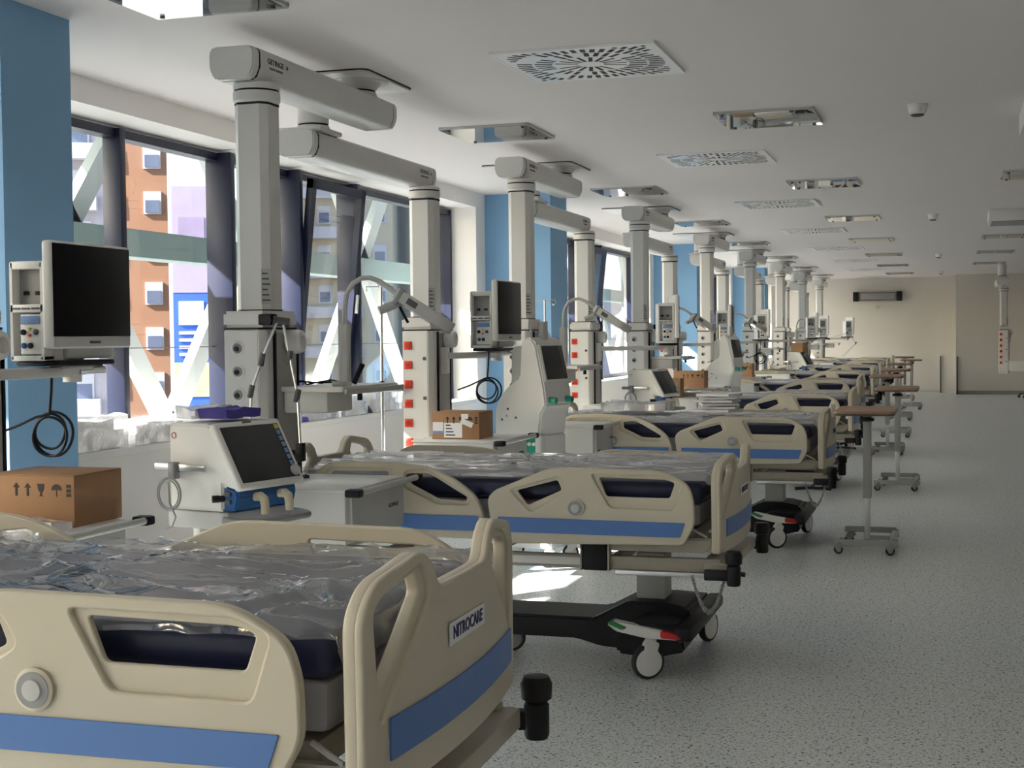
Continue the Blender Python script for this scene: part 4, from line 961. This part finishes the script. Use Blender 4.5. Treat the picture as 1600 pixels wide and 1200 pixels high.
def bundle(label, y0, y1, layers, top=None, seed=1):
    r = empty('linen_bundle', (0, 0, 0)); tag(r, label, 'linen bundle', 'wrapped linen bundles on the sill')
    z = SILL+.001
    for i, (m, h, i0, i1) in enumerate(layers):
        blob('folded_linen', m, -4.60, -4.385, y0+i0, y1-i1, z, z+h, seed+i*3.3, .013, r, 22); z += h+.004
    f = blob('plastic_bag', 'filmw', -4.612, -4.372, y0-.02, y1+.02, SILL+.0015, z+.012, seed+9, .022, r, 34)
    return r
bundle('stack of white wrapped linen on the sill by the near blue column', 5.75, 6.75, [('linen', .045, 0, .05), ('linen', .05, .02, .0), ('linen', .045, .05, .1)], seed=2)
bundle('white wrapped linen on the sill behind the ventilator', 6.85, 7.85, [('linen', .05, 0, .0), ('linen', .05, .02, .05)], seed=5)
bundle('purple wrapped linen on the sill left of the exam lamp', 8.75, 9.55, [('cloth', .045, 0, .0), ('cloth', .03, .02, .05)], seed=8)
bundle('dark and grey wrapped linen on the sill behind the exam lamp', 9.65, 10.75, [('linend', .045, 0, .0), ('linend', .045, .03, .02), ('linen', .045, .0, .1)], seed=11)
bundle('white wrapped linen on the sill beside the near socket column', 10.85, 11.75, [('linen', .05, 0, .0), ('linen', .05, .02, .05)], seed=14)
# purple cloth and clear bag on the ventilator
r = empty('purple_cloth', (-2.77, 4.93, 1.198), R(-13.5)); tag(r, 'crumpled purple cloth in a clear bag on the near ventilator', 'cloth')
blob('cloth', 'cloth', -.02, .13, -.11, .10, 0, .022, 21, .022, r, 18); blob('bag', 'filmw', -.12, .0, -.11, .08, 0, .028, 23, .022, r, 18)
r = empty('plastic_wrap', (-2.93, 3.86, .881)); tag(r, 'crumpled clear plastic wrap lying before the left cardboard box', 'plastic wrap')
blob('wrap', 'filmw', -.20, .16, -.03, .09, 0, .025, 31, .014, r, 14)
# stack of papers in wrappers on the third bed
for q in range(6):
    o = blob('wrapped_sheet', 'paper', -.14+.01*(q % 2), .15-.012*(q % 3), -.12, .12, .0, .014, 40+q, .005, None, 8)
    o.location = (-1.62+.012*(q % 3), 10.12, .945+.0225*q); o.rotation_euler = (0, 0, R(8*((q*7) % 5-2)))
    tag(o, 'white wrapped sheet on the third bed, %s of its stack' % ['lowest', 'second lowest', 'third lowest', 'third highest', 'second highest', 'topmost'][q], 'sheet', 'white wrapped sheets stacked on the third bed')
o = blob('wrapped_bundle', 'filmw', -.28, .2, -.2, .2, 0, .03, 51, .03, None, 20); o.location = (-2.2, 10.3, .95)
tag(o, 'crumpled heap of clear plastic on the third bed', 'plastic wrap')

# ---------------------------------------------------------------- overbed tables
def make_table():
    r = empty('overbed_table', (0, 0, 0))
    t = MB().prism(roundpoly([(-.20, -.36), (.195, -.36), (.195, .36), (-.20, .36)], .03, 3), .955, .982, 'Z', .004).build('tabletop', 'wood', r)
    MB().prism(roundpoly([(-.203, -.363), (.198, -.363), (.198, .363), (-.203, .363)], .03, 3), .952, .966, 'Z', .003).build('table_edge', 'dgrey', t)
    MB().box(-.06, .06, -.05, .2, .935, .954, .004).build('top_bracket', 'tgrey', r)
    MB().box(-.028, .028, .02, .09, .36, .935, .006).build('upper_post', 'tgrey', r)
    MB().box(-.020, .020, .033, .077, .075, .40, .004).build('lower_post', 'alu', r)
    MB().lathe([(.045, .895), (.05, .905), (.05, .915), (.02, .925)], (0, .01, 0), 16).build('release_knob', 'black', r)
    MB().box(-.215, .215, .04, .07, .06, .10, .004).build('base_cross_bar', 'tgrey', r, loc=(0, -.24, 0))
    MB().box(-.17, .185, .30, .33, .085, .125, .004).build('base_rear_bar', 'tgrey', r)
    MB().box(.155, .195, -.20, .33, .068, .105, .008).build('base_side_bar', 'tgrey', r)
    MB().box(-.02, .18, .04, .07, .07, .10, .004).build('base_centre_bar', 'tgrey', r)
    for x, y in ((-.17, -.185), (.17, -.185), (-.13, .315), (.17, .315)):
        castor(r, (x-.01, y, 0), R(15), .0305, 'mgrey')
    return r
tb = make_table()
for k, (x, y) in enumerate(((-.545, 9.88), (-.48, 13.88), (-.74, 17.9), (-.74, 20.95), (-.82, 25.0), (-.72, 28.5), (-.95, 32.0))):
    o = tb if k == 0 else copy_tree(tb)
    o.location = (x, y, 0); tag(o, 'wheeled overbed table with brown wood top in the aisle, %s from the camera' % ORD[k], 'overbed table', 'overbed tables')

# ---------------------------------------------------------------- far right: a pendant of the opposite row and a stool
r = copy_tree(pb); r.location = (1.11-.085, 32+1.45, CEIL); r.rotation_euler.z = 0
r.location = (1.03, 30.55, CEIL); tag(r, 'white ceiling pendant standing alone at the far right before the end wall', 'ceiling pendant')
r = empty('wheeled_stool', (1.78, 33.6, 0)); tag(r, 'wheeled stool base with red rim at the right edge of the frame', 'stool')
for k in range(5):
    a = 2*math.pi*k/5+.3; MB().box(0, .28, -.02, .02, .085, .115, .008).build('leg', 'dgrey', r, rot=(0, 0, a))
    castor(r, (.27*math.cos(a)-.02, .27*math.sin(a), 0), 0, .03, 'dgrey')
MB().cyl((0, 0, .11), (0, 0, .5), .025, 12).build('post', 'steel', r); MB().lathe([(.17, .5), (.18, .52), (.18, .56), (.15, .58)], n=24).build('seat', 'red', r)
